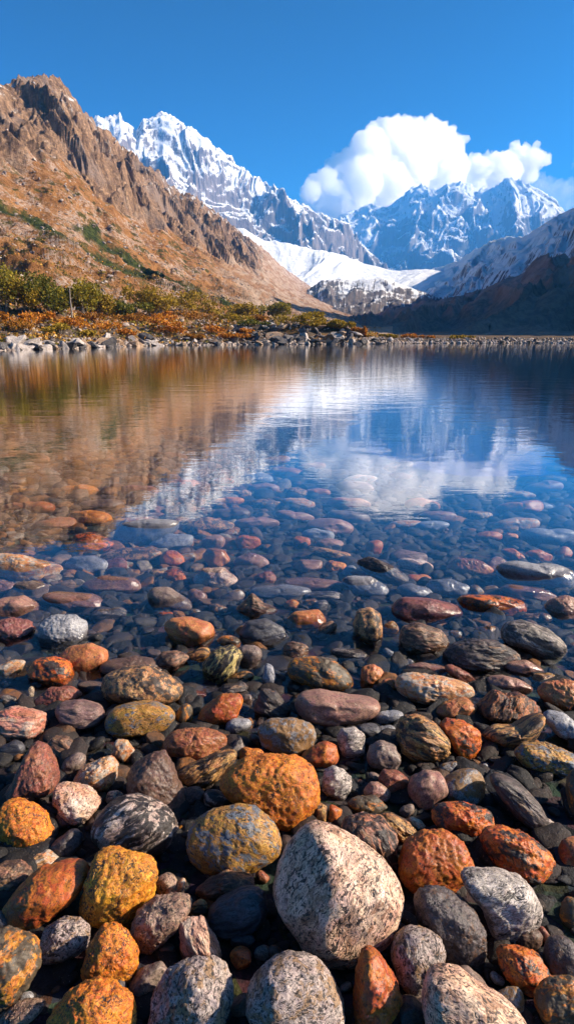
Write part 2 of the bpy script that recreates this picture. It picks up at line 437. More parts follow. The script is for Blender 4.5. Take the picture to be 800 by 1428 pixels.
moraine, MG = fan('mountain', 5.5, 120, 560, 220, lambda a: np.interp(a, [5, 12, 25, 60, 120], [260, 200, 165, 150, 150]), lambda a: np.interp(a, [5, 9, 13, 18, 25, 40, 60, 120], [1500, 1300, 1050, 800, 560, 430, 390, 380]),
    crest_px([(480,452),(507,441),(530,438),(560,432),(588,426),(615,421),(642,414),(670,405),(692,397),(728,380),(745,366),(770,361),(800,354)], extra_hi=[(27, 8.5), (30, 12.5), (37, 18), (45, 23), (60, 25), (75, 21), (88, 13), (105, 7), (120, 3)]),  # unseen crest beyond the frame, raised to keep this mountainside in shade
    lambda q, a: .3*q + .7*q**1.3, alpine_disp(20, 70, 701, .3, 20, .5), m_mor, 1.4, base=lambda x, y: ground_z(x, y)-.5,
    label='dark shaded brown mountainside with patches of low green scrub')
# ------------------------------------------------------------------ water
def build_water():
    az = np.concatenate([np.arange(-180, -50, 6.0), np.arange(-50, 50, 2.0), np.arange(50, 180, 6.0)])
    rad = np.array([.02, 1.5, 4, 12, 40, 125.0])
    A, D = np.meshgrid(np.radians(az), rad)
    X = D*np.sin(A); Y = D*np.cos(A)
    n = len(az)
    top = np.stack([X, Y, np.zeros_like(X)], -1).reshape(-1, 3)
    bot = top.copy(); bot[:, 2] = -7.0
    f1 = grid_faces(len(rad), n, True)
    o = len(top)
    f2 = grid_faces(len(rad), n, True)[:, ::-1] + o
    i = np.arange(n); j = (i+1) % n; last = (len(rad)-1)*n
    side = np.stack([last+i, last+j, o+last+j, o+last+i], -1)
    in_ = np.stack([i, j, o+j, o+i], -1)[:, ::-1]
    t = NT('clear_lake_water')
    p = t.pos()
    d = t.n('VectorMath', dict(operation='LENGTH'), _0=p).outputs['Value']
    r1 = t.noise(t.vmul(p, (1.0, 1.7, 1.0)), .9, 3, .5, .4)
    r2 = t.noise(t.vmul(p, (1.0, 2.2, 1.0)), 3.2, 3, .55, .3)
    r3 = t.noise(t.vmul(p, (.7, 2.4, 1.0)), 7.5, 2, .5, .2)
    h = t.math('MULTIPLY_ADD', r3, .10, t.math('MULTIPLY_ADD', r2, .24, r1))
    k = t.n('MapRange', None); t.set(k.inputs[0], d); k.inputs[1].default_value = 3; k.inputs[2].default_value = 14; k.inputs[3].default_value = .014; k.inputs[4].default_value = .06
    nb = t.n('Bump', None, Height=h, Distance=.12); t.set(nb.inputs['Strength'], k.outputs[0])
    ci = t.math('ABSOLUTE', t.n('VectorMath', dict(operation='DOT_PRODUCT'), _0=nb.outputs[0], _1=t.n('NewGeometry').outputs['Incoming']).outputs['Value'])
    fr = t.math('MULTIPLY_ADD', t.math('POWER', t.math('SUBTRACT', 1.0, ci, clamp=True), 5.6), 1.85, .022, clamp=True)
    gl = t.n('BsdfGlossy', None, Roughness=.0); gl.inputs['Color'].default_value = (1, 1, 1, 1); t.set(gl.inputs['Normal'], nb.outputs[0])
    tr = t.n('BsdfTransparent'); tr.inputs['Color'].default_value = (.97, .985, 1, 1)
    mx = t.n('MixShader'); t.set(mx.inputs[0], fr); t.t.links.new(tr.outputs[0], mx.inputs[1]); t.t.links.new(gl.outputs[0], mx.inputs[2])
    t.t.links.new(mx.outputs[0], t.out.inputs['Surface'])
    va = t.n('VolumeAbsorption', None, Density=.085); va.inputs['Color'].default_value = (.25, .62, .90, 1)
    t.t.links.new(va.outputs[0], t.out.inputs['Volume'])
    ob = link('water', mesh_np('water', np.concatenate([top, bot]), np.concatenate([f1, f2, side, in_]), t.m, False))
    return tag(ob, 'clear still lake water mirroring the mountains and the cloud', 'water', kind='structure')
water = build_water()

# ------------------------------------------------------------------ haze
def box_mesh(name, lo, hi, mat):
    x0, y0, z0 = lo; x1, y1, z1 = hi
    v = [(x0,y0,z0),(x1,y0,z0),(x1,y1,z0),(x0,y1,z0),(x0,y0,z1),(x1,y0,z1),(x1,y1,z1),(x0,y1,z1)]
    f = [(0,3,2,1),(4,5,6,7),(0,1,5,4),(1,2,6,5),(2,3,7,6),(3,0,4,7)]
    return mesh_np(name, np.array(v), np.array(f), mat, False)
t = NT('valley_haze')
pv_ = t.n('VolumePrincipled'); pv_.inputs['Color'].default_value = (.09, .42, 1.0, 1); pv_.inputs['Density'].default_value = 1.2e-4; pv_.inputs['Anisotropy'].default_value = .1
t.t.links.new(pv_.outputs[0], t.out.inputs['Volume'])
haze = tag(link('haze', box_mesh('haze', (-7400, -7000, -8.5), (7400, 7300, 1450), t.m)), 'thin blue air haze filling the valley', 'haze', kind='stuff')

# ------------------------------------------------------------------ cloud
def ico(sub):
    bm = bmesh.new(); bmesh.ops.create_icosphere(bm, subdivisions=sub, radius=1.0)
    v = np.array([x.co[:] for x in bm.verts]); f = np.array([[l.index for l in fc.verts] for fc in bm.faces]); bm.free()
    return v, f
ICO = {k: ico(k) for k in (1, 2, 3, 4, 5, 6)}

def build_cloud(puffs, dist, name, label, density, vox, seed, stag=9.0):
    r = np.random.default_rng(seed)
    V = []; Fc = []; o = 0
    v, f = ICO[3]
    for (px, py, rp) in puffs:
        dr = ray(px, py); k = (dist + (px-560)*stag)/math.hypot(dr[0], dr[1]) + r.uniform(-220, 220)
        c = CAM + dr*k; rr = rp*k/F
        V.append(v*np.array([rr, rr*.95, rr]) + c); Fc.append(f+o); o += len(v)
    me = mesh_np(name, np.concatenate(V), np.concatenate(Fc), None)
    tmp = link('cloud_body', me)
    md = tmp.modifiers.new('r', 'REMESH'); md.mode = 'VOXEL'; md.voxel_size = vox
    dg = bpy.context.evaluated_depsgraph_get(); ev = tmp.evaluated_get(dg); m2 = ev.to_mesh()
    n = len(m2.vertices); co = np.empty(n*3, np.float32); m2.vertices.foreach_get('co', co); co = co.reshape(-1, 3).astype(float)
    no = np.empty(n*3, np.float32); m2.vertices.foreach_get('normal', no); no = no.reshape(-1, 3).astype(float)
    fc = np.array([p.vertices[:] for p in m2.polygons if len(p.vertices) == 4])
    ev.to_mesh_clear(); bpy.data.objects.remove(tmp)
    def bil(s, sd): return np.abs(perlin3(co/s, sd))*2
    dsp = (bil(420, 1)-.45)*60 + (bil(190, 2)-.45)*70 + (bil(85, 3)-.45)*46 + (bil(40, 4)-.4)*22
    co = co + no*dsp[:, None]
    t = NT('white_cloud')
    pv = t.n('VolumePrincipled'); pv.inputs['Color'].default_value = (.996, .997, .999, 1); pv.inputs['Density'].default_value = density; pv.inputs['Anisotropy'].default_value = .6
    t.t.links.new(pv.outputs[0], t.out.inputs['Volume'])
    return tag(link('cloud', mesh_np('cloud', co, fc, t.m)), label, 'cloud', kind='stuff')
PUFFS = [(432,268,17),(452,258,21),(478,243,27),(498,226,27),(516,205,27),(545,196,30),(575,201,30),(604,200,30),(628,205,20),(642,196,9),(560,235,46),(612,240,40),(655,246,26),
         (690,242,24),(712,226,15),(738,219,15),(755,222,13),(735,234,19),(680,232,18),(668,236,20),(705,240,24),(720,216,12),(480,285,36),(530,272,46),(590,280,46),(650,275,36),(700,262,20),(463,231,7),(500,255,34),(445,288,26),(524,182,11),(562,178,11),(610,181,11),(468,218,6),(684,217,7),(728,207,7),(745,206,6)]
build_cloud(PUFFS, 9200, 'cloud', 'big white cumulus cloud standing behind the snowy massif', .014, 28, 3)
build_cloud([(742,262,16),(762,258,14),(778,268,18),(795,262,14),(800,285,16),(770,285,20),(752,248,9),(798,232,6)], 11500, 'cloud', 'faint thin wisp of cloud beside the big white one', .0014, 45, 8, 0)
# ------------------------------------------------------------------ stone materials
MATS = {}
DESC = {}
def stone_mat(key, desc, a, b, dark=(.018, .014, .014), grain=(1, 1, 1), cell=95, crack=0.0, crackw=.10, speck=0.0, speckc=None, patch=None, band=0.0, bandt=.5, bump=.5, rough=.5, var=.5):
    t = NT(desc.replace(' ', '_') + '_stone')
    rnd = t.n('ObjectInfo').outputs['Random']
    off = t.n('CombineXYZ', None, X=t.math('MULTIPLY', rnd, 31.0), Y=t.math('MULTIPLY', rnd, 17.0), Z=t.math('MULTIPLY', rnd, 7.0)).outputs[0]
    P = t.vadd(t.coord('Object'), off)
    wn = t.noise(P, 22, 3, .55, 0, 1)
    Pw = t.vadd(P, t.vmul(t.vadd(wn, (-.5, -.5, -.5)), (.035, .035, .035)))
    Pg = t.vmul(Pw, grain)
    n1 = t.noise(Pg, 13, 6, .66)
    n2 = t.noise(Pg, 55, 5, .68)
    n3 = t.noise(Pg, 240, 3, .7)
    c = t.mix(t.ramp(n1, .36, .64), a, b)
    vn = t.n('TexVoronoi', dict(feature='F1'), Vector=Pg, Scale=cell)
    cellr = t.sep(vn.outputs['Color'])[0]
    hsv = t.n('HueSaturation'); t.set(hsv.inputs['Color'], c)
    t.set(hsv.inputs['Value'], t.math('MULTIPLY_ADD', cellr, var, 1-.45*var))
    t.set(hsv.inputs['Hue'], t.math('MULTIPLY_ADD', t.sep(vn.outputs['Color'])[1], .025, .4875))
    c = hsv.outputs[0]
    h = t.math('MULTIPLY_ADD', n2, .55, t.math('MULTIPLY', n3, .25))
    if patch:
        pc, th = patch
        pm = t.ramp(t.math('MULTIPLY_ADD', n2, .5, t.noise(Pg, 26, 5, .7)), th+.25, th+.32)
        c = t.mix(pm, c, t.mix(t.ramp(n3, .4, .6), pc, tuple(.55*x for x in pc)))
    if band:
        bn = t.noise(t.vmul(Pw, (.22*grain[0], 1.0, 1.0)), 52, 5, .62, .4)
        bm = t.ramp(bn, bandt+.06, bandt-.03)
        c = t.mix(t.math('MULTIPLY', bm, band), c, dark)
        h = t.math('MULTIPLY_ADD', bn, .9, h)
    if crack:
        Pc = t.vadd(Pg, t.vmul(t.vadd(t.noise(Pg, 90, 2, .5, 0, 1), (-.5, -.5, -.5)), (.011, .011, .011)))
        e = t.vor(Pc, cell*1.05, 'DISTANCE_TO_EDGE')
        wv = t.math('MULTIPLY', t.ramp(t.noise(Pg, 42, 3, .6), .44, .68), crackw*1.3)
        zone = t.ramp(t.math('MULTIPLY_ADD', n2, .35, t.noise(P, 16, 4, .6)), 0.93-.36*crack, 1.08-.36*crack)
        em = t.math('MULTIPLY', t.ramp(t.math('SUBTRACT', e, wv), .05, -.03), zone)
        vp = t.n('TexVoronoi', dict(feature='F1'), Vector=t.vmul(Pc, (.55, 1.25, 1.0)), Scale=cell*1.5)
        pit = t.math('MULTIPLY', t.ramp(t.math('MULTIPLY_ADD', n2, .25, vp.outputs['Distance']), .42, .26), t.math('GREATER_THAN', t.sep(vp.outputs['Color'])[2], 1.0-.62*crack))
        em = t.math('MAXIMUM', em, pit)
        c = t.mix(t.math('MULTIPLY', em, .95), c, dark)
        h = t.math('SUBTRACT', h, t.math('MULTIPLY', em, .9))
    if speck:
        sm = t.ramp(t.math('MULTIPLY_ADD', n1, .25, t.noise(Pg, 150, 2, .5)), .80-.15*speck, .84-.15*speck)
        c = t.mix(t.math('MULTIPLY', sm, .9), c, speckc or dark)
    # darker in fine pores, pale mineral grains
    c = t.mix(t.math('MULTIPLY', t.ramp(n3, .52, .38), .7), c, dark)
    c = t.mix(t.math('MULTIPLY', t.ramp(n3, .64, .74), .28), c, (.55, .46, .38))
    # wet up to just above the water line: darker and shinier
    wz = t.math('MULTIPLY_ADD', n1, .03, t.sep(t.pos())[2])
    wet = t.ramp(wz, .045, .025)
    band_ = t.math('MULTIPLY', wet, t.ramp(wz, -.05, -.01))
    c = t.mix(wet, c, t.mix(1.0, c, (.96, .95, .95), 'MULTIPLY'))
    c = t.mix(band_, c, t.mix(1.0, c, (.62, .60, .60), 'MULTIPLY'))
    MATS[key] = t.bsdf(c, t.math('MULTIPLY_ADD', band_, -.32, rough), t.bump(h, bump*.55, .02), .45)
    DESC[key] = desc
    return t.m

stone_mat('amber', 'yellow amber pitted', (.66, .28, .022), (.54, .19, .016), cell=105, crack=.95, crackw=.12, grain=(.8, 1.2, 1), bump=.8)
stone_mat('orange', 'bright orange pitted', (.62, .20, .015), (.50, .13, .012), cell=115, crack=.85, crackw=.11, bump=.8)
stone_mat('ochre', 'ochre orange streaked', (.46, .17, .022), (.34, .11, .02), cell=80, crack=.45, grain=(.5, 1.3, 1), patch=((.12, .085, .05), .42), bump=.6)
stone_mat('rust', 'rusty red', (.48, .13, .018), (.32, .07, .015), cell=60, crack=.28, crackw=.06, bump=.45, var=.25, speck=.15)
stone_mat('rustbrown', 'rusty brown', (.34, .115, .04), (.22, .07, .03), cell=70, crack=.25, crackw=.06, bump=.5, var=.25, speck=.2)
stone_mat('orangered', 'orange red blotched', (.50, .12, .015), (.38, .075, .015), cell=70, crack=.4, grain=(.6, 1.2, 1), patch=((.045, .028, .022), .50), bump=.6)
stone_mat('terra', 'smooth terracotta', (.46, .17, .06), (.38, .12, .04), cell=60, crack=.18, crackw=.05, bump=.3, var=.18, speck=.15)
stone_mat('tan', 'cracked tan', (.42, .22, .09), (.36, .15, .05), cell=85, crack=.55, crackw=.07, patch=((.10, .07, .05), .46), bump=.6)
stone_mat('pinkgranite', 'pale pink granite', (.68, .46, .34), (.62, .36, .23), cell=62, crack=.85, crackw=.13, grain=(.5, 1.2, 1), speck=.6, patch=((.46, .25, .15), .55), bump=.7)
stone_mat('whitepink', 'pinkish white cracked', (.58, .43, .35), (.48, .24, .14), cell=70, crack=.5, crackw=.07, grain=(.45, 1.2, 1), speck=.4, bump=.7)
stone_mat('peach', 'peach orange cracked', (.58, .30, .14), (.46, .16, .045), cell=65, crack=.5, crackw=.06, grain=(.6, 1.2, 1), patch=((.60, .48, .38), .48), bump=.6)
stone_mat('greygranite', 'grey speckled granite', (.40, .31, .27), (.28, .21, .19), cell=75, crack=.75, crackw=.13, grain=(.8, 1.1, 1), speck=.7, patch=((.40, .24, .13), .52), bump=.8)
stone_mat('browngranite', 'brown speckled granite', (.34, .22, .16), (.26, .15, .10), cell=95, crack=.8, crackw=.13, speck=.6, bump=.8)
stone_mat('darkgranite', 'dark speckled granite', (.10, .075, .07), (.062, .048, .05), cell=90, crack=.6, crackw=.12, speck=.5, patch=((.19, .10, .06), .54), bump=.8)
stone_mat('slate', 'dark slate', (.085, .08, .09), (.05, .05, .062), grain=(.4, 1.2, 1), cell=60, crack=.2, band=.45, bump=.5, var=.25)
stone_mat('darkred', 'dark red', (.22, .07, .055), (.13, .045, .045), cell=55, crack=.25, grain=(.6, 1.2, 1), bump=.5, speck=.25, speckc=(.3, .14, .1))
stone_mat('bluegrey', 'smooth blue grey', (.30, .29, .30), (.21, .205, .225), cell=60, crack=.22, crackw=.05, bump=.35, var=.2, speck=.15)
stone_mat('greyochre', 'grey and ochre flecked', (.24, .22, .21), (.17, .16, .17), cell=115, crack=.5, crackw=.1, patch=((.36, .19, .07), .44), bump=.6)
stone_mat('lichen', 'orange and blue grey mottled', (.42, .20, .035), (.30, .16, .045), cell=100, crack=.6, crackw=.10, grain=(.55, 1.2, 1), patch=((.20, .22, .26), .50), speck=.5, bump=.8)
stone_mat('mauve', 'smooth mauve brown', (.34, .175, .125), (.24, .12, .09), cell=60, crack=.15, crackw=.05, grain=(.5, 1.2, 1), bump=.35, var=.2, speck=.2, speckc=(.4, .28, .2))
stone_mat('ringed', 'finely lined mauve', (.25, .145, .125), (.19, .105, .09), cell=60, grain=(.5, 1.2, 1), band=.35, bump=.7, var=.2)
stone_mat('brownlayer', 'brown layered', (.30, .155, .085), (.20, .095, .055), cell=70, grain=(.35, 1.3, 1), band=.75, crack=.25, bump=.8)
stone_mat('rustlayer', 'rusty layered', (.42, .15, .04), (.30, .09, .03), cell=70, grain=(.35, 1.3, 1), band=.85, crack=.3, bump=.9)
stone_mat('ochrelayer', 'ochre layered', (.44, .23, .08), (.36, .15, .04), cell=70, grain=(.35, 1.3, 1), band=.9, bandt=.47, crack=.3, bump=.9)
stone_mat('greylayer', 'grey layered', (.30, .24, .20), (.22, .18, .165), cell=70, grain=(.35, 1.3, 1), band=.8, bump=.9, speck=.2)
stone_mat('darklayer', 'dark layered', (.12, .085, .075), (.07, .055, .055), cell=70, grain=(.35, 1.3, 1), band=.8, bump=.9, patch=((.34, .18, .09), .56))
stone_mat('stripe', 'black and white striped', (.46, .38, .34), (.36, .24, .19), cell=80, grain=(.4, 1.2, 1), band=.97, bandt=.515, bump=.9)
stone_mat('whitestripe', 'whitish grey striped', (.52, .45, .40), (.44, .36, .31), cell=110, grain=(.32, 1.2, 1), crack=.9, crackw=.13, band=.5, bandt=.44, bump=.9)
stone_mat('yellowstripe', 'yellow and black striped', (.44, .33, .12), (.36, .25, .09), cell=70, grain=(.3, 1.2, 1), band=.97, bandt=.5, bump=.9)
stone_mat('blackorange', 'black and orange streaked', (.40, .15, .06), (.24, .13, .095), cell=90, grain=(.32, 1.2, 1), band=.96, bandt=.51, crack=.4, bump=.9)
stone_mat('redwhite', 'red and white veined', (.42, .14, .085), (.50, .31, .22), cell=60, grain=(.35, 1.2, 1), crack=.35, crackw=.06, patch=((.55, .42, .34), .56), bump=.7)
stone_mat('redbrown', 'red brown', (.27, .085, .045), (.17, .06, .04), cell=65, grain=(.6, 1.2, 1), crack=.35, crackw=.08, speck=.35, bump=.7)
stone_mat('darkbrown', 'dark brown', (.13, .068, .045), (.085, .046, .035), cell=60, crack=.25, bump=.5, speck=.25)
stone_mat('greybrown', 'grey brown', (.22, .155, .125), (.155, .11, .095), cell=60, crack=.25, crackw=.06, bump=.45, speck=.3, var=.25)
stone_mat('pale', 'pale cream', (.58, .48, .36), (.50, .36, .22), cell=70, crack=.2, bump=.5)

# ------------------------------------------------------------------ stones: outlines as seen in the photograph, (name, material, outline, [grain angle], [facets])
E = lambda cx, cy, rx, ry, rot=0: ('e', cx, cy, rx, ry, rot)
STONES = [
# -- bottom rows
('big yellow amber boulder', 'amber', [(135,1190),(165,1187),(200,1197),(217,1212),(216,1245),(200,1275),(175,1292),(145,1290),(118,1280),(114,1262),(122,1225)], 60, 3),
('rusty red oval', 'rust', [(8,1262),(25,1240),(50,1218),(85,1208),(112,1209),(121,1222),(110,1247),(85,1268),(60,1281),(25,1286),(8,1278)], 30, 2),
('round orange cobble', 'orange', [(143,1294),(160,1293),(175,1303),(188,1325),(193,1342),(185,1365),(165,1377),(140,1378),(122,1370),(117,1345),(127,1315)], 80, 3),
('grey granite cobble', 'greygranite', [(55,1312),(65,1295),(85,1282),(110,1285),(126,1300),(122,1320),(105,1338),(80,1342),(62,1335)], 30, 3),
('ochre boulder cut by the picture edge', 'ochre', [(-40,1330),(-25,1310),(0,1301),(20,1308),(48,1316),(55,1345),(40,1375),(15,1400),(-5,1418),(-40,1410)], 40, 3),
('half hidden orange boulder', 'orange', [(66,1425),(85,1400),(100,1385),(130,1377),(160,1383),(183,1395),(190,1425),(175,1450),(100,1470),(64,1450)], 20, 3),
('', 'browngranite', [(-10,1425),(20,1405),(45,1398),(67,1400),(50,1415),(30,1428),(0,1440)], 25, 3),
('', 'bluegrey', E(38,1393,10,9), 0, 1), ('', 'pale', E(25,1303,7,6), 0, 0), ('', 'slate', E(0,1288,17,14), 0, 1),
('brown granite slab', 'browngranite', [(182,1300),(190,1275),(215,1258),(250,1252),(265,1258),(262,1275),(245,1295),(225,1312),(200,1327),(185,1325)], 45, 3),
('', 'browngranite', E(233,1236,14,19), 80, 2), ('', 'peach', E(251,1240,7,14,-25), 60, 2),
('red and white wedge', 'redwhite', [(248,1288),(262,1283),(283,1282),(292,1300),(305,1322),(309,1345),(285,1346),(268,1335),(253,1318)], -60, 4),
('', 'ochrelayer', E(278,1272,13,14), 0, 3),
('', 'brownlayer', [(268,1245),(290,1230),(315,1218),(350,1225),(360,1234),(330,1243),(300,1252),(275,1252)], 15, 3),
('black layered oval', 'slate', E(335,1272,40,28,15), 15, 2),
('large grey granite boulder', 'greygranite', [(209,1430),(213,1390),(230,1362),(260,1348),(290,1345),(318,1350),(328,1368),(322,1395),(312,1428),(290,1450),(215,1460)], 75, 4),
('', 'greybrown', [(180,1372),(200,1352),(225,1344),(234,1358),(215,1375),(195,1387),(180,1388)], 35, 3),
('round dark grey granite boulder', 'greygranite', [(342,1400),(350,1370),(375,1346),(405,1339),(440,1350),(465,1372),(479,1405),(478,1440),(420,1470),(345,1450)], 5, 2),
('', 'rust', E(336,1336,14,14), 0, 3), ('', 'slate', E(339,1312,16,9), 0, 2),
('biggest pink granite boulder', 'pinkgranite', [(380,1245),(385,1215),(400,1185),(420,1160),(440,1150),(465,1158),(500,1175),(535,1205),(560,1240),(561,1265),(545,1290),(515,1318),(480,1332),(450,1328),(420,1310),(395,1280)], 55, 1),
('smooth rusty wedge', 'rust', [(507,1333),(520,1329),(535,1345),(552,1370),(558,1390),(545,1410),(532,1430),(515,1450),(497,1445),(494,1400),(498,1360)], 70, 3),
('white and black granite cobble', 'greygranite', [(545,1335),(550,1310),(570,1296),(595,1298),(615,1310),(620,1328),(612,1350),(612,1375),(590,1388),(572,1385),(555,1365)], 85, 2),
('', 'darkgranite', E(572,1412,20,18), 0, 2),
('long pink granite boulder', 'pinkgranite', [(592,1385),(600,1365),(620,1358),(645,1362),(675,1385),(710,1408),(735,1430),(730,1470),(600,1470),(592,1420)], -30, 2),
('', 'greybrown', [(640,1352),(655,1353),(675,1370),(688,1390),(680,1395),(660,1380),(640,1362)], -45, 2),
('', 'greyochre', E(710,1398,20,19), 30, 2),
('ochre and rust boulder', 'ochre', E(785,1402,40,34,15), 10, 3),
('angular orange block', 'orangered', [(694,1330),(705,1325),(735,1327),(753,1335),(762,1352),(771,1366),(755,1378),(730,1380),(710,1370),(698,1352)], -20, 4),
('curved white striped wedge', 'whitestripe', [(639,1222),(660,1219),(700,1220),(730,1228),(745,1245),(753,1265),(752,1285),(735,1300),(715,1315),(690,1318),(683,1300),(675,1270),(655,1245)], 30, 2),
('dark brown granite boulder', 'darkgranite', [(578,1262),(585,1245),(605,1240),(630,1248),(660,1270),(675,1300),(674,1335),(655,1348),(630,1340),(605,1320),(585,1290)], -50, 3),
('', 'darkgranite', E(785,1338,26,29), 0, 2), ('', 'ochre', E(797,1275,16,22), 0, 2), ('', 'redbrown', E(760,1307,6,14,25), 60, 2), ('', 'darkbrown', E(735,1310,20,14), 0, 3),
# -- middle rows
('triangular red rock', 'redbrown', [(5,1110),(20,1090),(35,1060),(45,1035),(62,1040),(70,1060),(80,1090),(78,1100),(50,1113),(20,1116)], 60, 4),
('', 'slate', E(18,1046,18,12), 0, 2),
('brown leaf shaped cobble', 'brownlayer', [(60,1040),(75,1028),(95,1028),(108,1045),(105,1057),(90,1061),(72,1055)], -30, 3),
('', 'greybrown', E(102,1067,13,19,-35), 50, 1),
('cracked peach cobble', 'peach', [(102,1088),(115,1070),(135,1062),(152,1056),(164,1066),(160,1090),(148,1105),(130,1100),(110,1097)], 40, 3),
('pinkish white angular block', 'whitepink', [(70,1100),(80,1093),(105,1097),(128,1105),(141,1120),(125,1140),(103,1153),(88,1148),(83,1125)], 30, 4),
('round orange pitted boulder', 'orange', [(0,1135),(5,1120),(22,1117),(45,1125),(62,1140),(72,1162),(66,1182),(40,1190),(15,1183),(3,1165)], 30, 3),
('black and white striped oval', 'stripe', [(128,1160),(135,1140),(155,1120),(180,1113),(215,1120),(240,1135),(247,1160),(235,1180),(200,1195),(165,1192),(140,1182)], 33, 2),
('', 'peach', [(155,1050),(162,1032),(178,1033),(189,1050),(182,1063),(165,1062)], 60, 3), ('', 'pinkgranite', E(161,1113,13,10), 20, 2),
('peach sliver', 'peach', [(30,1205),(40,1195),(65,1187),(85,1198),(75,1207),(45,1211)], 15, 3),
('', 'darkgranite', E(92,1180,24,15,35), 30, 3),
('', 'brownlayer', [(-10,1215),(0,1205),(25,1205),(45,1218),(35,1232),(10,1248),(-10,1250)], 20, 3),
('long rusty brown cobble', 'rustbrown', [(225,1035),(240,1021),(280,1017),(315,1026),(317,1040),(300,1052),(275,1058),(245,1055),(228,1048)], 5, 3),
('dark brown angular rock', 'darkbrown', [(170,1090),(185,1068),(210,1055),(228,1050),(240,1070),(248,1095),(262,1115),(250,1133),(225,1128),(200,1115),(175,1105)], -40, 4),
('ochre and white diagonal block', 'ochrelayer', [(248,1085),(252,1073),(275,1065),(305,1050),(328,1046),(332,1055),(315,1075),(295,1092),(275,1096),(255,1092)], 35, 3),
('', 'greylayer', [(318,1045),(335,1028),(343,1045),(335,1058),(325,1058)], 50, 2), ('', 'orange', E(350,1055,16,12), 0, 2),
('large orange pitted boulder', 'orange', [(307,1090),(320,1072),(345,1058),(375,1054),(410,1058),(435,1070),(447,1100),(445,1120),(428,1138),(410,1155),(385,1150),(350,1125),(315,1110)], -30, 3),
('', 'stripe', [(285,1105),(300,1102),(320,1112),(328,1125),(310,1128),(285,1120)], -30, 3), ('', 'darkgranite', E(268,1110,18,12), 0, 3),
('orange and blue lichened oval', 'lichen', [(260,1170),(270,1150),(295,1133),(330,1126),(360,1133),(385,1155),(393,1180),(385,1195),(350,1212),(320,1218),(285,1212),(265,1195)], -35, 2),
('', 'orange', E(257,1158,10,7), 0, 1),
('blue grey ochre flecked cobble', 'greyochre', [(358,1015),(375,1005),(410,1003),(433,1010),(441,1025),(435,1045),(415,1056),(390,1055),(365,1040)], 10, 2),
('smooth rusty cobble', 'rust', [(420,1055),(435,1042),(455,1034),(468,1040),(473,1058),(460,1069),(435,1070),(422,1065)], 20, 2),
('small cream striped cobble', 'whitestripe', [(468,1030),(475,1018),(495,1015),(508,1025),(508,1050),(495,1058),(478,1055)], 10, 2),
('', 'greybrown', [(512,1060),(515,1042),(530,1034),(550,1040),(558,1055),(552,1072),(530,1074),(516,1072)], 0, 3),
('six sided white striped cobble', 'whitestripe', [(448,1100),(452,1075),(462,1069),(480,1075),(490,1085),(490,1100),(478,1115),(460,1112)], 20, 3),
('', 'redbrown', [(528,1085),(535,1074),(555,1076),(570,1088),(560,1102),(540,1110),(530,1100)], -20, 4), ('', 'mauve', E(525,1105,18,13), 0, 3),
('olive orange slab', 'ochre', [(482,1122),(495,1112),(525,1111),(540,1125),(538,1133),(505,1134)], 0, 3),
('', 'ochrelayer', E(447,1135,11,15), 70, 3), ('', 'rust', [(456,1148),(460,1122),(478,1130),(470,1150)], 60, 3),
('black and orange streaked boulder', 'blackorange', [(473,1160),(480,1145),(505,1138),(535,1145),(553,1165),(553,1195),(548,1225),(535,1228),(515,1195),(490,1170)], -65, 2),
('', 'ochrelayer', [(525,1138),(545,1134),(570,1148),(585,1165),(595,1175),(570,1180),(550,1165)], -35, 3), ('', 'pale', E(583,1150,15,6,-40), -40, 2),
('rounded rust red boulder', 'rust', [(556,1210),(565,1180),(590,1165),(625,1162),(648,1180),(660,1210),(655,1220),(630,1235),(600,1241),(575,1238),(558,1225)], 20, 3),
('', 'mauve', [(568,1105),(575,1085),(595,1075),(615,1080),(625,1100),(600,1125),(580,1130)], 60, 2),
('round blue grey speckled cobble', 'greyochre', E(646,1100,31,25), 0, 1), ('', 'greyochre', E(630,1073,17,10), 0, 2),
('orange rock with dark underside', 'orangered', [(600,1130),(615,1123),(650,1123),(685,1132),(692,1148),(680,1160),(655,1175),(630,1160),(605,1148)], -20, 4),
('long orange lichened slab', 'orangered', [(672,1178),(678,1162),(700,1158),(730,1165),(755,1180),(772,1197),(765,1212),(750,1225),(715,1217),(685,1200)], -25, 3),
('', 'darklayer', [(680,1085),(695,1081),(725,1093),(750,1120),(765,1150),(740,1155),(710,1130),(690,1100)], -40, 2),
('brown and grey mottled slab', 'lichen', [(718,1050),(730,1038),(765,1038),(800,1052),(815,1080),(795,1083),(760,1075),(725,1065)], -15, 3),
('', 'ochre', E(808,1112,18,36), 80, 2), ('', 'rustbrown', E(800,1192,22,20), 0, 3),
('ochre block with black layers', 'ochrelayer', [(552,1020),(560,1002),(580,997),(605,1008),(625,1030),(624,1050),(605,1065),(580,1065),(558,1045)], -25, 3),
('smooth orange cobble', 'orangered', [(613,1010),(625,1003),(650,1008),(668,1020),(670,1040),(655,1058),(640,1060),(622,1035)], -30, 3),
('bent ochre layered slab', 'ochrelayer', [(672,1025),(690,1014),(720,1015),(740,1003),(755,987),(758,998),(748,1020),(735,1035),(700,1043),(675,1040)], 20, 2),
# -- half submerged rows
('dark red boulder at the water edge', 'darkred', [(-10,868),(15,862),(40,866),(48,880),(35,895),(10,902),(-10,898)], 20, 3),
('blunt blue grey boulder', 'bluegrey', [(55,890),(58,868),(75,858),(105,858),(121,870),(118,892),(100,905),(75,908),(60,903)], 0, 3),
('orange brown oval', 'terra', [(85,912),(95,902),(125,898),(148,908),(151,920),(140,935),(115,943),(98,938),(88,925)], 15, 1),
('orange red round cobble', 'orangered', [(40,935),(50,920),(75,915),(95,923),(102,940),(98,955),(75,958),(50,956),(42,948)], -20, 2),
('', 'peach', [(-5,930),(20,920),(36,922),(30,935),(18,950),(-5,950)], 25, 3),
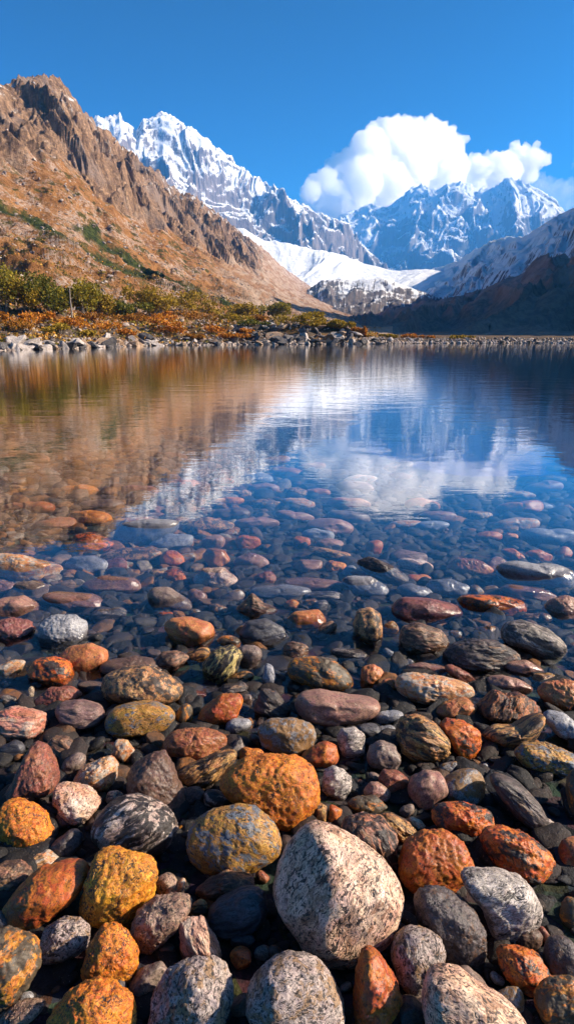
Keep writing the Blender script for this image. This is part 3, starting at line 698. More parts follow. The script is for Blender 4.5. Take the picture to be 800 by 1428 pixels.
('', 'redbrown', [(45,978),(70,960),(100,958),(115,968),(108,980),(75,988),(50,985)], 10, 4),
('finely lined mauve oval', 'ringed', [(78,990),(85,980),(110,976),(140,985),(147,1000),(138,1012),(110,1019),(88,1012)], 0, 1),
('red and white veined slab', 'redwhite', [(-10,995),(20,987),(62,995),(65,1012),(55,1028),(20,1030),(-10,1028)], -5, 3),
('', 'pale', E(33,980,9,8), 0, 2), ('', 'pale', E(44,965,4,8), 0, 0), ('', 'greylayer', E(10,978,13,8), 0, 2),
('big cracked tan boulder', 'tan', [(140,955),(150,940),(175,931),(205,930),(235,943),(256,962),(250,975),(225,983),(195,985),(155,984),(145,972)], 0, 3),
('tan oval with blue lichen', 'lichen', [(147,1005),(155,990),(180,981),(215,981),(240,990),(245,1002),(230,1017),(200,1024),(165,1026),(150,1018)], 5, 1),
('', 'darkbrown', E(185,930,45,13), 0, 2),
('smooth terracotta oval', 'terra', [(228,870),(240,862),(265,861),(295,870),(301,885),(285,898),(262,902),(240,895)], -10, 1),
('', 'ochre', E(318,897,18,10), 0, 1),
('yellow and black striped block', 'yellowstripe', [(280,945),(283,925),(300,905),(325,898),(338,915),(330,938),(310,953),(285,957)], 55, 4),
('', 'greybrown', E(348,916,17,16), 30, 2),
('dark slate oval', 'slate', [(333,880),(345,866),(370,863),(395,875),(400,890),(385,903),(355,903),(338,898)], 20, 1),
('', 'brownlayer', [(215,925),(225,910),(245,908),(265,915),(252,930),(240,942),(225,938)], 25, 3), ('', 'ochrelayer', E(275,915,20,9,15), 15, 2),
('deep rust almond', 'rust', [(273,1005),(285,985),(310,968),(335,968),(339,978),(330,1000),(310,1014),(288,1012)], 40, 2),
('', 'ochre', E(258,998,11,17), 80, 1), ('', 'darklayer', [(297,970),(312,955),(345,952),(347,962),(325,968),(300,975)], 10, 3), ('', 'ochrelayer', E(335,945,20,8,5), 5, 2),
('', 'bluegrey', [(365,950),(370,925),(380,928),(386,950),(385,962),(372,963)], 80, 3),
('dark layered wedge', 'darklayer', [(353,990),(365,960),(385,965),(405,990),(400,1002),(370,1000)], -40, 3),
('', 'bluegrey', E(331,1012,20,9,10), 10, 1), ('', 'greybrown', E(345,977,7,9), 0, 0), ('', 'redbrown', E(270,968,19,5,-8), -8, 2),
('yellow orange oval', 'ochre', [(400,932),(408,918),(435,915),(465,920),(485,938),(493,955),(480,965),(450,964),(420,955),(402,945)], -15, 2),
('long smooth mauve stone', 'mauve', [(408,985),(415,968),(445,964),(490,971),(525,975),(533,985),(520,998),(490,1010),(450,1010),(420,1003)], -5, 1),
('', 'bluegrey', E(540,1000,20,9,5), 5, 1),
('', 'terra', [(500,960),(505,930),(520,926),(535,935),(533,948),(522,958)], 40, 3),
('flat peach orange slab', 'peach', [(550,955),(555,942),(575,939),(620,945),(655,955),(661,965),(650,977),(615,980),(580,979),(560,972)], -10, 3),
('', 'terra', E(542,960,14,12), 0, 3),
('upright ochre speckled disc', 'tan', [(492,870),(498,852),(515,846),(530,855),(533,890),(525,908),(510,900),(495,885)], 80, 1),
('', 'ochrelayer', E(543,878,13,11), 0, 2),
('round brown layered slab', 'brownlayer', [(557,893),(560,875),(580,868),(615,878),(627,895),(610,915),(585,917),(562,908)], -12, 2),
('', 'brownlayer', E(453,880,18,9,35), 35, 2), ('', 'brownlayer', E(413,910,20,14), 0, 3), ('', 'greylayer', E(487,913,25,8,-8), -8, 3),
('', 'slate', E(515,1020,20,10,-10), -10, 3), ('', 'bluegrey', E(538,1018,14,6), 0, 1), ('', 'mauve', E(595,933,30,8,-3), 0, 2),
('large grey layered slab', 'greylayer', [(697,880),(705,868),(730,865),(765,878),(785,895),(790,910),(778,922),(755,920),(720,905),(700,895)], -25, 2),
('dark folded rock', 'darklayer', [(615,915),(630,900),(660,892),(695,895),(722,912),(725,925),(700,935),(660,935),(625,928)], -10, 3),
('small ochre speckled oval', 'tan', E(677,882,17,9), 0, 1), ('', 'greyochre', E(633,886,12,7), 0, 1),
('', 'redbrown', [(618,930),(630,927),(655,940),(665,953),(650,955),(630,945)], -30, 3),
('pointed mauve slab', 'mauve', [(677,945),(700,942),(725,948),(745,960),(735,968),(705,966),(685,958)], -12, 2),
('jagged rusty layered rock', 'rustlayer', [(658,990),(675,978),(690,963),(705,970),(725,967),(745,980),(755,992),(740,1003),(710,1006),(680,1003)], 55, 4),
('flat terracotta cobble', 'terra', [(603,990),(620,980),(650,974),(664,983),(655,998),(635,1003),(610,1000)], 5, 2),
('terracotta slab cut by the picture edge', 'terra', [(748,965),(760,952),(790,948),(815,955),(820,985),(790,993),(765,985)], -10, 3),
('tilted blue grey slab', 'bluegrey', [(755,1000),(765,991),(785,994),(805,1010),(815,1040),(795,1040),(775,1025)], -40, 2),
('', 'ochrelayer', E(757,947,16,9), 0, 2), ('', 'mauve', E(730,932,30,10,-10), -10, 2),
# -- submerged rows
('pinkish orange submerged slab', 'peach', [(-10,790),(0,775),(30,778),(70,788),(80,792),(70,805),(40,808),(-10,802)], -8, 3),
('sunken blue grey oval', 'bluegrey', [(95,788),(105,778),(130,777),(146,785),(145,793),(120,800),(98,795)], 5, 1),
('', 'darkred', E(161,788,15,8), 0, 2),
('pointed orange rock under water', 'orangered', [(102,765),(110,747),(130,745),(155,757),(145,767),(120,773)], -15, 3),
('large sunken blue grey slab', 'bluegrey', [(165,750),(175,732),(205,727),(245,728),(240,740),(215,755),(180,762)], 12, 1),
('', 'peach', [(155,735),(165,725),(200,722),(215,728),(180,735),(160,748)], 15, 3),
('', 'mauve', [(118,815),(145,805),(185,808),(192,820),(175,827),(135,825)], 0, 2),
('sunken mauve wedge', 'mauve', [(62,830),(85,828),(125,830),(149,843),(140,848),(100,848),(75,838)], -10, 2),
('', 'greybrown', [(20,830),(25,815),(45,812),(65,818),(60,832),(35,838)], 0, 1),
('sunken reddish brown oval', 'mauve', [(-5,845),(5,837),(30,834),(48,845),(45,855),(20,862),(-5,860)], 0, 1),
('', 'mauve', E(6,820,13,9), 0, 2), ('', 'tan', E(180,775,38,9,4), 4, 1), ('', 'greylayer', E(150,858,24,10,10), 10, 2),
('sunken terracotta egg', 'terra', [(285,775),(292,767),(310,768),(318,780),(312,792),(295,790)], -20, 1),
('white and orange blotched cobble', 'whitepink', [(273,808),(285,795),(310,794),(328,808),(315,818),(295,820),(278,815)], 20, 2),
('grey brown drop shaped stone', 'greybrown', [(210,830),(218,822),(235,822),(260,838),(262,848),(235,852),(215,845)], -20, 1),
('', 'tan', [(250,738),(260,727),(290,723),(325,730),(310,740),(270,744)], 5, 1),
('', 'bluegrey', [(210,760),(235,746),(265,748),(262,760),(235,768)], 12, 2),
('', 'mauve', E(298,757,14,9), 0, 2), ('', 'rust', E(345,757,14,9), 10, 2), ('', 'mauve', E(350,784,22,10), 0, 2),
('', 'rust', E(240,780,14,10), -30, 2), ('', 'greyochre', E(260,779,13,6,12), 12, 2),
('tan layered fan of rock', 'brownlayer', [(332,850),(345,838),(352,830),(365,842),(385,850),(370,858),(345,860)], -10, 2),
('long sunken blue grey bar', 'bluegrey', E(392,825,38,8), 0, 1),
('', 'orangered', E(243,805,14,9), 0, 3), ('', 'tan', E(224,800,13,5), 0, 2), ('', 'redbrown', E(370,808,14,9), 0, 3), ('', 'mauve', E(275,832,12,8,-20), 0, 1),
('', 'greybrown', E(323,833,15,7,20), 20, 1), ('', 'tan', E(305,850,15,7,-15), 0, 2), ('', 'rust', E(232,858,12,5), 0, 2), ('', 'greyochre', E(272,855,9,6), 0, 1), ('', 'mauve', E(360,730,28,7), 0, 1),
('broad sunken mauve slab', 'mauve', E(462,735,29,10,-5), 0, 1), ('', 'bluegrey', E(443,746,20,7), 0, 1), ('', 'rust', E(420,755,10,6), 0, 1), ('', 'mauve', E(458,758,18,6), 0, 1),
('', 'ochrelayer', [(425,762),(450,765),(485,772),(480,783),(450,775)], -15, 2),
('', 'mauve', [(410,790),(420,782),(445,783),(447,792),(430,800),(415,798)], 0, 2), ('', 'orange', E(468,792,12,8), 0, 3),
('pale blue grey almond', 'bluegrey', [(480,812),(490,806),(515,806),(535,818),(538,828),(520,833),(495,825)], -18, 1),
('', 'mauve', [(400,808),(430,807),(470,812),(475,820),(450,825),(410,820)], -5, 1), ('', 'bluegrey', E(408,828,17,8), 0, 1), ('', 'bluegrey', E(487,798,8,8), 0, 1),
('wrinkled dark ridge', 'darklayer', [(500,785),(520,780),(545,790),(565,805),(568,813),(545,815),(520,805)], -30, 2),
('', 'rust', E(508,802,15,6,-10), 0, 1), ('', 'rust', E(521,765,10,10), 0, 2), ('', 'ringed', [(545,775),(560,768),(590,773),(590,785),(560,785)], 0, 2), ('', 'whitepink', E(580,788,20,7,-10), -10, 2),
('sunken slate oval', 'bluegrey', E(577,826,23,9,-5), 0, 1), ('', 'rust', E(583,808,14,6), 0, 1),
('orange tan cobble', 'terra', [(400,862),(410,853),(445,850),(456,862),(450,875),(420,880),(400,876)], 5, 2),
('', 'orange', E(407,843,9,6), 0, 1), ('', 'ochre', E(432,843,9,7), 0, 2), ('', 'greylayer', E(450,831,24,5), 0, 2), ('', 'greylayer', E(447,845,8,7), 0, 2),
('wide dark sunken slab', 'darkred', [(545,845),(560,833),(600,835),(640,845),(645,860),(610,872),(565,868),(545,858)], -5, 2),
('red orange sunken slab', 'orangered', [(645,840),(650,833),(690,833),(720,838),(724,850),(715,858),(680,859),(650,850)], 0, 2),
('sunken terracotta block', 'terra', [(625,795),(640,780),(665,783),(683,795),(670,801),(640,802)], -5, 3),
('', 'mauve', E(693,790,13,10), 0, 2), ('small far terracotta disc', 'rust', E(680,748,15,6), 0, 1), ('', 'orange', E(712,749,8,5), 0, 2),
('', 'rust', [(700,768),(715,766),(735,780),(730,785),(712,780)], -30, 2), ('angular red sunken block', 'rust', [(735,770),(750,768),(767,775),(762,786),(745,782)], -10, 3),
('', 'bluegrey', E(625,820,28,10,-10), 0, 1), ('', 'greyochre', E(662,825,10,7), 0, 1), ('', 'greyochre', E(684,824,10,6), 0, 1),
('long mauve sunken stone', 'mauve', [(700,822),(715,817),(750,822),(775,833),(760,838),(715,834)], -10, 1),
('brown sunken boulder at the picture edge', 'mauve', [(755,850),(770,835),(790,830),(815,840),(815,870),(775,868)], 0, 2),
('large dim blue slab', 'bluegrey', E(752,804,45,16,-8), 0, 2), ('', 'tan', E(748,862,22,8), 0, 2), ('', 'bluegrey', E(765,750,30,11), 0, 1), ('', 'rust', E(785,771,10,7), 0, 2),
('', 'darkbrown', E(88,1145,14,10), 0, 2), ('', 'slate', E(505,1265,12,9), 0, 2), ('', 'redbrown', E(150,960,10,6), 0, 2),
]

# ------------------------------------------------------------------ building one stone
def outline(shape):
    """centre, radius as a function of angle (pixels, y up), extents"""
    if shape[0] == 'e':
        _, cx, cy, rx, ry, rot = shape
        rr = random.Random(int(cx*31+cy))
        th = np.linspace(0, 2*PI, 361)[:360]
        c, s = np.cos(th-R(rot)), np.sin(th-R(rot))
        ex = rr.uniform(2.0, 2.7)
        r = 1/((np.abs(c)/rx)**ex + (np.abs(s)/ry)**ex)**(1/ex)
        r = r*(1 + .07*np.cos(2*th+rr.uniform(0, 6)) + .06*np.cos(3*th+rr.uniform(0, 6)))
    else:
        P = np.array(shape, float); Q = np.roll(P, -1, 0)
        cr = P[:,0]*Q[:,1]-Q[:,0]*P[:,1]; A = cr.sum()/2
        cx = ((P[:,0]+Q[:,0])*cr).sum()/(6*A); cy = ((P[:,1]+Q[:,1])*cr).sum()/(6*A)
        D = np.concatenate([P + (Q-P)*k for k in np.linspace(0, 1, 60)[:-1]])
        x = D[:,0]-cx; y = -(D[:,1]-cy)
        a = np.arctan2(y, x) % (2*PI); o = np.argsort(a); a = a[o]; rr_ = np.hypot(x, y)[o]
        th = np.linspace(0, 2*PI, 361)[:360]
        r = np.interp(th, np.concatenate([a-2*PI, a, a+2*PI]), np.tile(rr_, 3))
        k = np.exp(-.5*(np.arange(-20, 21)/5.0)**2); k /= k.sum()
        r = np.convolve(np.concatenate([r[-20:], r, r[:20]]), k, 'valid')*1.015
    return cx, cy, th, r

PLACED = []
def make_stone(shape, mat, grain=0, facets=2, seed=0, name='stone', rough=1.0):
    cx, cy, th, r = outline(shape)
    if cy < 850: r = r*1.2
    rx = (np.abs(r*np.cos(th))).max(); ry = (np.abs(r*np.sin(th))).max()
    rm = math.sqrt(rx*ry)
    d = ray(cx, cy)
    rr = np.random.default_rng(seed*13+5)
    flat = rr.uniform(.62, .82)
    Z = 2.0
    for _ in range(12):
        m = Z/F
        b = ry*m; tt = flat*.5*(rx+ry)*m
        hv = math.hypot(b*CP, tt*abs(d[2])/np.linalg.norm(d))
        p = CAM + d*Z
        zt = float(ground_z(np.array([p[0]]), np.array([p[1]]))[0]) + .68*hv
        Z = .5*Z + .5*(zt-HCAM)/d[2]
    m = Z/F; C = CAM + d*Z
    sub = 6 if rx > 30 else 5 if rx > 13 else 4
    v, f = ICO[sub]
    dn = d/np.linalg.norm(d)
    sz = rm*m
    e = rr.uniform(.72, .92)
    s = np.hypot(v[:,0], v[:,1]); a = np.arctan2(v[:,1], v[:,0]) % (2*PI)
    ra = np.interp(a, np.concatenate([th, [2*PI]]), np.concatenate([r, r[:1]]))*m
    se = np.clip(s, 1e-9, 1)**e
    x = np.cos(a)*ra*se; y = np.sin(a)*ra*se
    z = np.sign(v[:,2])*np.abs(v[:,2])**e*flat*.5*(rx+ry)*m
    so = rr.uniform(0, 90, 3)
    lo = fbm3(v*1.15+so, 2, 3)
    z = z*(1 + .20*lo); x = x*(1 + .035*lo); y = y*(1 + .035*lo)
    p = np.stack([x, y, z], 1)
    ax = np.array([rx*m, ry*m, flat*.5*(rx+ry)*m])
    for _ in range(facets):
        n = rr.normal(size=3); n[2] = abs(n[2])+.55; n /= np.linalg.norm(n)
        ext = math.sqrt(((ax*n)**2).sum()); c = ext*rr.uniform(*((.70, .86) if facets > 3 else (.76, .92)))
        q = p @ n - c
        p = p - n[None, :]*((q + np.sqrt(q*q + ((.06 if facets > 2 else .10)*ext)**2))*.5*.80)[:, None]
    g = R(grain); cg, sg = math.cos(g), math.sin(g)
    loc = np.stack([p[:,0]*cg + p[:,1]*sg, -p[:,0]*sg + p[:,1]*cg, p[:,2]], 1)
    nd = loc/np.linalg.norm(loc, axis=1)[:, None]
    layered = mat in ('brownlayer', 'rustlayer', 'ochrelayer', 'greylayer', 'darklayer', 'stripe', 'yellowstripe', 'blackorange', 'slate', 'ringed', 'redwhite')
    k = np.array([.35, 1.25, 1.0]) if layered else np.ones(3)
    d1 = fbm3(loc*k*(2.6/sz)+so, 4, 11, .55); d2 = fbm3(loc*k*60+so, 4, 23, .6)
    kr = (1.0 if facets > 2 else .6 if facets > 1 else .4)*rough
    disp = sz*.032*kr*d1 + np.minimum(.0035, sz*.045)*kr*d2*(1.6 if layered else 1.1)
    loc = loc + nd*disp[:, None]
    o = link(name, mesh_np(name, loc, f, MATS[mat], True))
    gx = RGT*cg + UPV*sg; gy = -RGT*sg + UPV*cg; gz = np.cross(gx, gy)
    # shear free frame: the long axis of the body lies along the ground-facing direction
    o.matrix_world = Matrix(((gx[0], gy[0], gz[0], C[0]), (gx[1], gy[1], gz[1], C[1]), (gx[2], gy[2], gz[2], C[2]), (0, 0, 0, 1)))
    PLACED.append(dict(o=o, x=cx, y=cy, rx=rx, ry=ry, mat=mat, nick=None, C=C, sz=sz))
    return PLACED[-1]

for i, (nick, mat, shape, grain, fac) in enumerate(STONES):
    rec = make_stone(shape, mat, grain, fac, i+1)
    rec['nick'] = nick

# further stones: sunken ones out in the lake and small ones in the gaps
rs = random.Random(21)
def covered(x, y, k=1.0):
    return any(((x-q['x'])/(q['rx']*k+4))**2 + ((y-q['y'])/(q['ry']*k+3))**2 < 1 for q in PLACED)
NMAX = 298
tries = 0
while len(PLACED) < NMAX - 26 and tries < 6000:
    tries += 1
    u = rs.random()
    y = 600 + 135*u**.55
    x = rs.uniform(-5, 805)
    sc = (y-480)/240.0
    rx = rs.uniform(15, 29)*sc; ry = rx*rs.uniform(.24, .36)
    if covered(x, y, .9): continue
    warm = x < 330
    mt = rs.choice(['orange', 'orangered', 'ochre', 'rust', 'tan', 'rustbrown', 'redbrown', 'terra', 'darkbrown', 'greybrown'] if warm else ['mauve', 'bluegrey', 'terra', 'tan', 'rust', 'greybrown', 'mauve', 'brownlayer', 'bluegrey', 'peach'])
    rec = make_stone(('e', x, y, rx, ry, rs.uniform(-8, 8)), mt, 0, rs.randint(0, 2), 1000+tries)
    rec['nick'] = ''
tries = 0
while len(PLACED) < NMAX and tries < 6000:
    tries += 1
    y = rs.uniform(880, 1420); x = rs.uniform(5, 795)
    sc = .6 + (y-880)/540*.5
    rx = rs.uniform(8, 15)*sc; ry = rx*rs.uniform(.55, .9)
    if covered(x, y, .85): continue
    mt = rs.choice(['darkgranite', 'slate', 'bluegrey', 'rustbrown', 'darkbrown', 'greygranite', 'redbrown', 'greybrown'])
    rec = make_stone(('e', x, y, rx, ry, rs.uniform(-40, 40)), mt, rs.uniform(-60, 60), rs.randint(1, 3), 3000+tries)
    rec['nick'] = ''

# labels: landmarks by their looks, the others by what they lie between
LANDMARKS = [q for q in PLACED if q['nick']]
assert len({q['nick'] for q in LANDMARKS}) == len(LANDMARKS)
USED = set()
for q in PLACED:
    dsc = DESC[q['mat']]
    if q['nick']:
        near = sorted((l for l in LANDMARKS if l is not q), key=lambda l: (l['x']-q['x'])**2 + ((l['y']-q['y'])*1.5)**2)
        lab = q['nick']
        lab += (' stone' if not any(w in lab for w in ('boulder', 'cobble', 'rock', 'slab', 'block', 'stone', 'wedge', 'oval')) else '')
        l = lab + (' behind the ' if near[0]['y'] > q['y'] else ' in front of the ') + near[0]['nick']
        if len(l.split()) <= 16: lab = l
    else:
        size = 'tiny' if q['rx'] < 8 else 'small' if q['rx'] < 15 else 'medium' if q['rx'] < 24 else 'large'
        near = sorted(LANDMARKS, key=lambda l: (l['x']-q['x'])**2 + ((l['y']-q['y'])*1.5)**2)
        lab = None
        for a, b in ((0, 1), (0, 2), (1, 2), (0, 3), (1, 3), (2, 3), (0, 4), (1, 4)):
            for form in ('{s} {d} stone between the {a} and the {b}', '{s} {d} stone closer to the {a} than the {b}'):
                l = form.format(s=size, d=dsc, a=near[a]['nick'], b=near[b]['nick'])
                if len(l.split()) > 16: l = form.format(s='', d=dsc, a=near[a]['nick'], b=near[b]['nick']).strip()
                if len(l.split()) > 16: l = form.format(s='', d=dsc.split()[-1], a=near[a]['nick'], b=near[b]['nick']).strip()
                if l not in USED and len(l.split()) <= 16: lab = l; break
            if lab: break
        if not lab: lab = size + ' ' + dsc + ' stone beside the ' + near[0]['nick']
    USED.add(lab)
    tag(q['o'], lab, 'stone', 'stones along the clear lake shore')

# ------------------------------------------------------------------ pebbles covering the lake bed
def build_pebbles():
    r = np.random.default_rng(5)
    V = []; Fc = []; colr = []; o = 0
    def add(n, d0, d1, s0, s1, sub):
        nonlocal o
        v, f = ICO[sub]
        d = np.sqrt(r.uniform(d0**2, d1**2, n)); a = np.radians(r.uniform(-33, 33, n))
        x = d*np.sin(a); y = d*np.cos(a)
        z = ground_z(x, y)
        for i in range(n):
            s = s0 + (s1-s0)*r.random()**2
            sc = s*np.array([r.uniform(.8, 1.4), r.uniform(.6, 1.0), r.uniform(.3, .6)])
            th = r.uniform(0, PI); c, sn = math.cos(th), math.sin(th)
            lump = 1 + .25*perlin3(v*1.4 + r.uniform(0, 50, 3), 2)
            q = v*lump[:, None]
            for _ in range(2):
                n_ = r.normal(size=3); n_ /= np.linalg.norm(n_); e = q @ n_ - r.uniform(.55, .8)
                q = q - n_*np.clip(e, 0, None)[:, None]
            q = q*sc
            tl = r.normal(0, .25)
            q = np.stack([q[:,0]*c - q[:,1]*sn, q[:,0]*sn + q[:,1]*c, q[:,2] + tl*q[:,0]], 1)
            V.append(q + np.array([x[i], y[i], z[i] + sc[2]*.35])); Fc.append(f+o); o += len(v)
            tn = r.random()
            if a[i] < -.02 + .05*r.normal() and d[i] > 3.3: tn = r.choice([.5, .6, .8, .8, .8, .95, .95, .98, .2])
            if d[i] > 3.6 and a[i] > -.06 + .05*r.normal() and r.random() < .8: tn = r.choice([.1, .2, .35, .3, .5, .7])
            if d[i] < (5.5 if a[i] > -.08 else 4.0) and r.random() < .8: tn = r.choice([.1, .1, .3, .5, .35])
            colr.append(np.full(len(v), tn))
    add(1500, .75, 2.2, .008, .04, 3)
    add(1500, 2.0, 4.2, .015, .07, 3)
    add(420, 1.5, 4.2, .045, .085, 4)
    add(2600, 4.0, 7, .02, .085, 3)
    add(3000, 6.5, 13, .04, .16, 2)
    add(1800, 12, 26, .08, .26, 2)
    t = NT('lake_pebbles')
    k = t.attr('tone'); p = t.pos()
    cr = t.n('ValToRGB'); t.set(cr.inputs[0], k); el = cr.color_ramp; el.interpolation = 'CONSTANT'
    cols = [(0, (.008, .007, .008)), (.24, (.026, .016, .014)), (.42, (.012, .012, .015)), (.56, (.10, .045, .02)), (.66, (.034, .029, .029)), (.76, (.19, .07, .016)), (.85, (.07, .04, .035)), (.93, (.15, .085, .05)), (.975, (.22, .17, .13))]
    while len(el.elements) < len(cols): el.elements.new(.5)
    for e_, (ps, cc) in zip(el.elements, cols): e_.position = ps; e_.color = (*cc, 1)
    n1 = t.noise(p, 30, 6, .7); n2 = t.noise(p, 140, 4, .7)
    c = t.mix(t.math('MULTIPLY', t.ramp(n1, .42, .6), .6), cr.outputs[0], (.02, .018, .018))
    c = t.mix(t.ramp(n2, .62, .72), c, (.30, .22, .17))
    m = t.bsdf(c, .7, t.bump(t.math('MULTIPLY_ADD', n2, .5, n1), .7, .012), .35)
    ob = link('pebbles', mesh_np('pebbles', np.concatenate(V), np.concatenate(Fc), m, True, {'tone': np.concatenate(colr)}))
    return tag(ob, 'small dark and rusty pebbles covering the lake bed between the stones', 'pebbles', kind='stuff')
build_pebbles()
# ------------------------------------------------------------------ far shore: placing on bank and hillside
_HA, _HQ, _HX, _HY, _HZ = HG
_HD = np.hypot(_HX, _HY); _HAZ = _HA[0]
def surf(px, py):
    """first point of bank or hillside seen through a photograph pixel"""
    a, e = azel(px, py); te = math.tan(R(e)) if False else e
    ds = float(ds_fn(a))
    dd = np.arange(ds, ds+140, .25)
    x = dd*math.sin(R(a)); y = dd*math.cos(R(a))
    z = ground_z(x, y)
    if a < 9:
        j = int(np.argmin(np.abs(_HAZ-a)))
        z = np.maximum(z, np.interp(dd, _HD[:, j], _HZ[:, j], left=-9))
    ee = (z-HCAM)/dd
    k = np.argmax(ee >= te) if (ee >= te).any() else int(np.argmax(ee))
    return np.array([x[k], y[k], z[k]]), dd[k]
def hill_points(a, d):
    """bank or hillside surface at azimuths a (degrees) and distances d"""
    a = np.atleast_1d(np.asarray(a, float)); d = np.atleast_1d(np.asarray(d, float))
    x = d*np.sin(np.radians(a)); y = d*np.cos(np.radians(a)); z = ground_z(x, y)
    j = np.clip(np.searchsorted(_HAZ, a), 0, len(_HAZ)-1); nr = _HD.shape[0]
    t_ = (d - _HD[0, j])/(_HD[-1, j]-_HD[0, j])*(nr-1); i0 = np.clip(t_.astype(int), 0, nr-2); fr_ = t_-i0
    hz = _HZ[i0, j]*(1-fr_) + _HZ[i0+1, j]*fr_
    return np.stack([x, y, np.where((a < 9) & (t_ > 0), np.maximum(z, hz), z)], 1)
def hill_point(a, d): return hill_points(a, d)[0]

def rock_material(name, a, b, dark):
    t = NT(name); p = t.vadd(t.coord('Object'), t.vmul(t.n('CombineXYZ', None, X=t.n('ObjectInfo').outputs['Random'], Y=.3, Z=.7).outputs[0], (37, 11, 5)))
    n1 = t.noise(p, 2.2, 6, .7); n2 = t.noise(p, 9, 5, .7)
    c = t.mix(t.ramp(n1, .38, .62), a, b); c = t.mix(t.ramp(n2, .56, .66), c, dark)
    return t.bsdf(c, .85, t.bump(t.math('MULTIPLY_ADD', n2, .4, n1), .8, .15), .2)
RK = {'pale grey': rock_material('pale_shore_rock', (.46, .40, .37), (.32, .27, .24), (.10, .08, .07)),
      'dark grey': rock_material('dark_shore_rock', (.13, .115, .11), (.075, .068, .07), (.03, .03, .03)),
      'tan': rock_material('tan_shore_rock', (.40, .28, .19), (.30, .19, .12), (.10, .07, .05))}

def rock_verts(r, sub, size, flat=.6, cuts=7):
    v, f = ICO[sub]
    q = v.copy()
    for _ in range(cuts):
        n = r.normal(size=3); n /= np.linalg.norm(n)
        q = q - n*np.clip(q @ n - r.uniform(.35, .7), 0, None)[:, None]
    q = q*np.array([r.uniform(.9, 1.5), r.uniform(.7, 1.1), flat*r.uniform(.7, 1.3)])*size
    q = q*(1 + .10*perlin3(v*2.2 + r.uniform(0, 40, 3), 1))[:, None]
    ax = r.normal(size=3)*.35; th = r.uniform(0, 2*PI)
    M = np.array(Matrix.Rotation(th, 3, 'Z') @ Matrix.Rotation(ax[0], 3, 'X') @ Matrix.Rotation(ax[1]*1.4, 3, 'Y'))
    return q @ M.T, f

SECTIONS = [  # px range, number, size range, depth of the band, label, group, tones
    (-5, 75, 26, (.30, .95), 4.0, 'pale slabby boulder on the shore below the tall olive bushes', 'boulders below the olive bushes', ['pale grey', 'pale grey', 'dark grey']),
    (75, 200, 38, (.30, 1.0), 4.5, 'leaning angular boulder on the far shore below the bare dead trunk and orange shrubs', 'boulders below the dead trunk', ['pale grey', 'pale grey', 'dark grey', 'tan']),
    (200, 325, 32, (.28, .8), 4.0, 'angular boulder on the far shore among the brightest orange shrubs', 'boulders among the orange shrubs', ['pale grey', 'tan', 'dark grey']),
    (325, 505, 96, (.42, 1.15), 8.5, 'boulder in the dark rubble pile under the yellow bushes at the scree foot', 'boulders of the rubble pile', ['dark grey', 'dark grey', 'dark grey', 'pale grey', 'tan']),
    (505, 805, 84, (.25, .62), 3.0, 'low boulder in the thin bright rock line under the dark mountainside', 'boulders of the low rock line', ['pale grey', 'tan', 'dark grey', 'pale grey'])]
rb = np.random.default_rng(99); bi = 0
for (x0, x1, n, (s0, s1), band, label, group, tones) in SECTIONS:
    for i in range(n):
        px = x0 + (x1-x0)*(i + rb.uniform(0, 1))/n
        a = azel(px, 480)[0]; d = float(ds_fn(a)) + band*rb.random()**(1.15 if n == 96 else 1.8) - .25
        s = (s0 + (s1-s0)*rb.random()**1.8)*(1.25 if x0 < 500 else 1.05)
        P = hill_point(a, d)
        q, f = rock_verts(rb, 4 if s > .6 else 3, s, .5, 9)
        tone = tones[rb.integers(len(tones))]
        o = link('boulder', mesh_np('boulder', q, f, RK[tone], False), None, (P[0], P[1], P[2] + .18*s))
        bi += 1
        tag(o, label, 'boulder', group)
# a few that stand out
for px, py, s, tone, lab in ((205, 474, .95, 'dark grey', 'big square dark grey boulder beside the bright orange shrubs'), (382, 462, .8, 'pale grey', 'bright pale boulder high in the dark rubble pile'),
                             (18, 478, .7, 'pale grey', 'bulky pale boulder at the end of the shore under the bush by the picture edge'), (186, 477, .8, 'pale grey', 'long pale slab sloping into the water beside the dark square boulder')):
    P, d = surf(px, py)
    q, f = rock_verts(rb, 4, s, .75)
    tag(link('boulder', mesh_np('boulder', q, f, RK[tone], True), None, (P[0], P[1], P[2] + .25*s)), lab, 'boulder', 'boulders on the far shore')

# rubble on bank and hillside, one mass
def build_rubble():
    r = np.random.default_rng(41); V = []; Fc = []; o = 0; tone = []
    v0, f0 = ICO[2]
    def put(P, s, flat=.6):
        nonlocal o
        q, f = rock_verts(r, 2, s, flat, 5)
        V.append(q + P + np.array([0, 0, .12*s])); Fc.append(f+o); o += len(q); tone.append(np.full(len(q), r.random()))
    a = r.uniform(-28, 28, 2600); d = ds_fn(a) - .3 + r.exponential(1.0, 2600)*np.where(a > 8, 2.2, 3.6)
    for P in hill_points(a, d): put(P, r.uniform(.08, .32))
    n = 5200
    a = r.uniform(-30, 4, n); d = ds_fn(a) + 8 + 190*r.random(n)**1.5*np.interp(a, [-30, 0], [1, 2.0])
    PP = hill_points(a, d); keep = (fbm2(PP[:,0]*.05, PP[:,1]*.05, 3, 71) > -.02) | (r.random(n) < .2)
    for P, dd in zip(PP[keep], d[keep]): put(P, (.16 + .55*r.random()**2.5)*(.5 + dd/260))
    t = NT('rubble_rock'); k = t.attr('tone'); p = t.pos(); n2 = t.noise(p, 3, 5, .7)
    c = t.mix(k, (.17, .13, .115), (.47, .38, .32)); c = t.mix(t.ramp(n2, .55, .66), c, (.09, .07, .06))
    return tag(link('rubble', mesh_np('rubble', np.concatenate(V), np.concatenate(Fc), t.bsdf(c, .9, t.bump(n2, .7, .1), .2), True, {'tone': np.concatenate(tone)})),
               'loose broken rocks strewn over the bank and lower hillside', 'rubble', kind='stuff')
build_rubble()

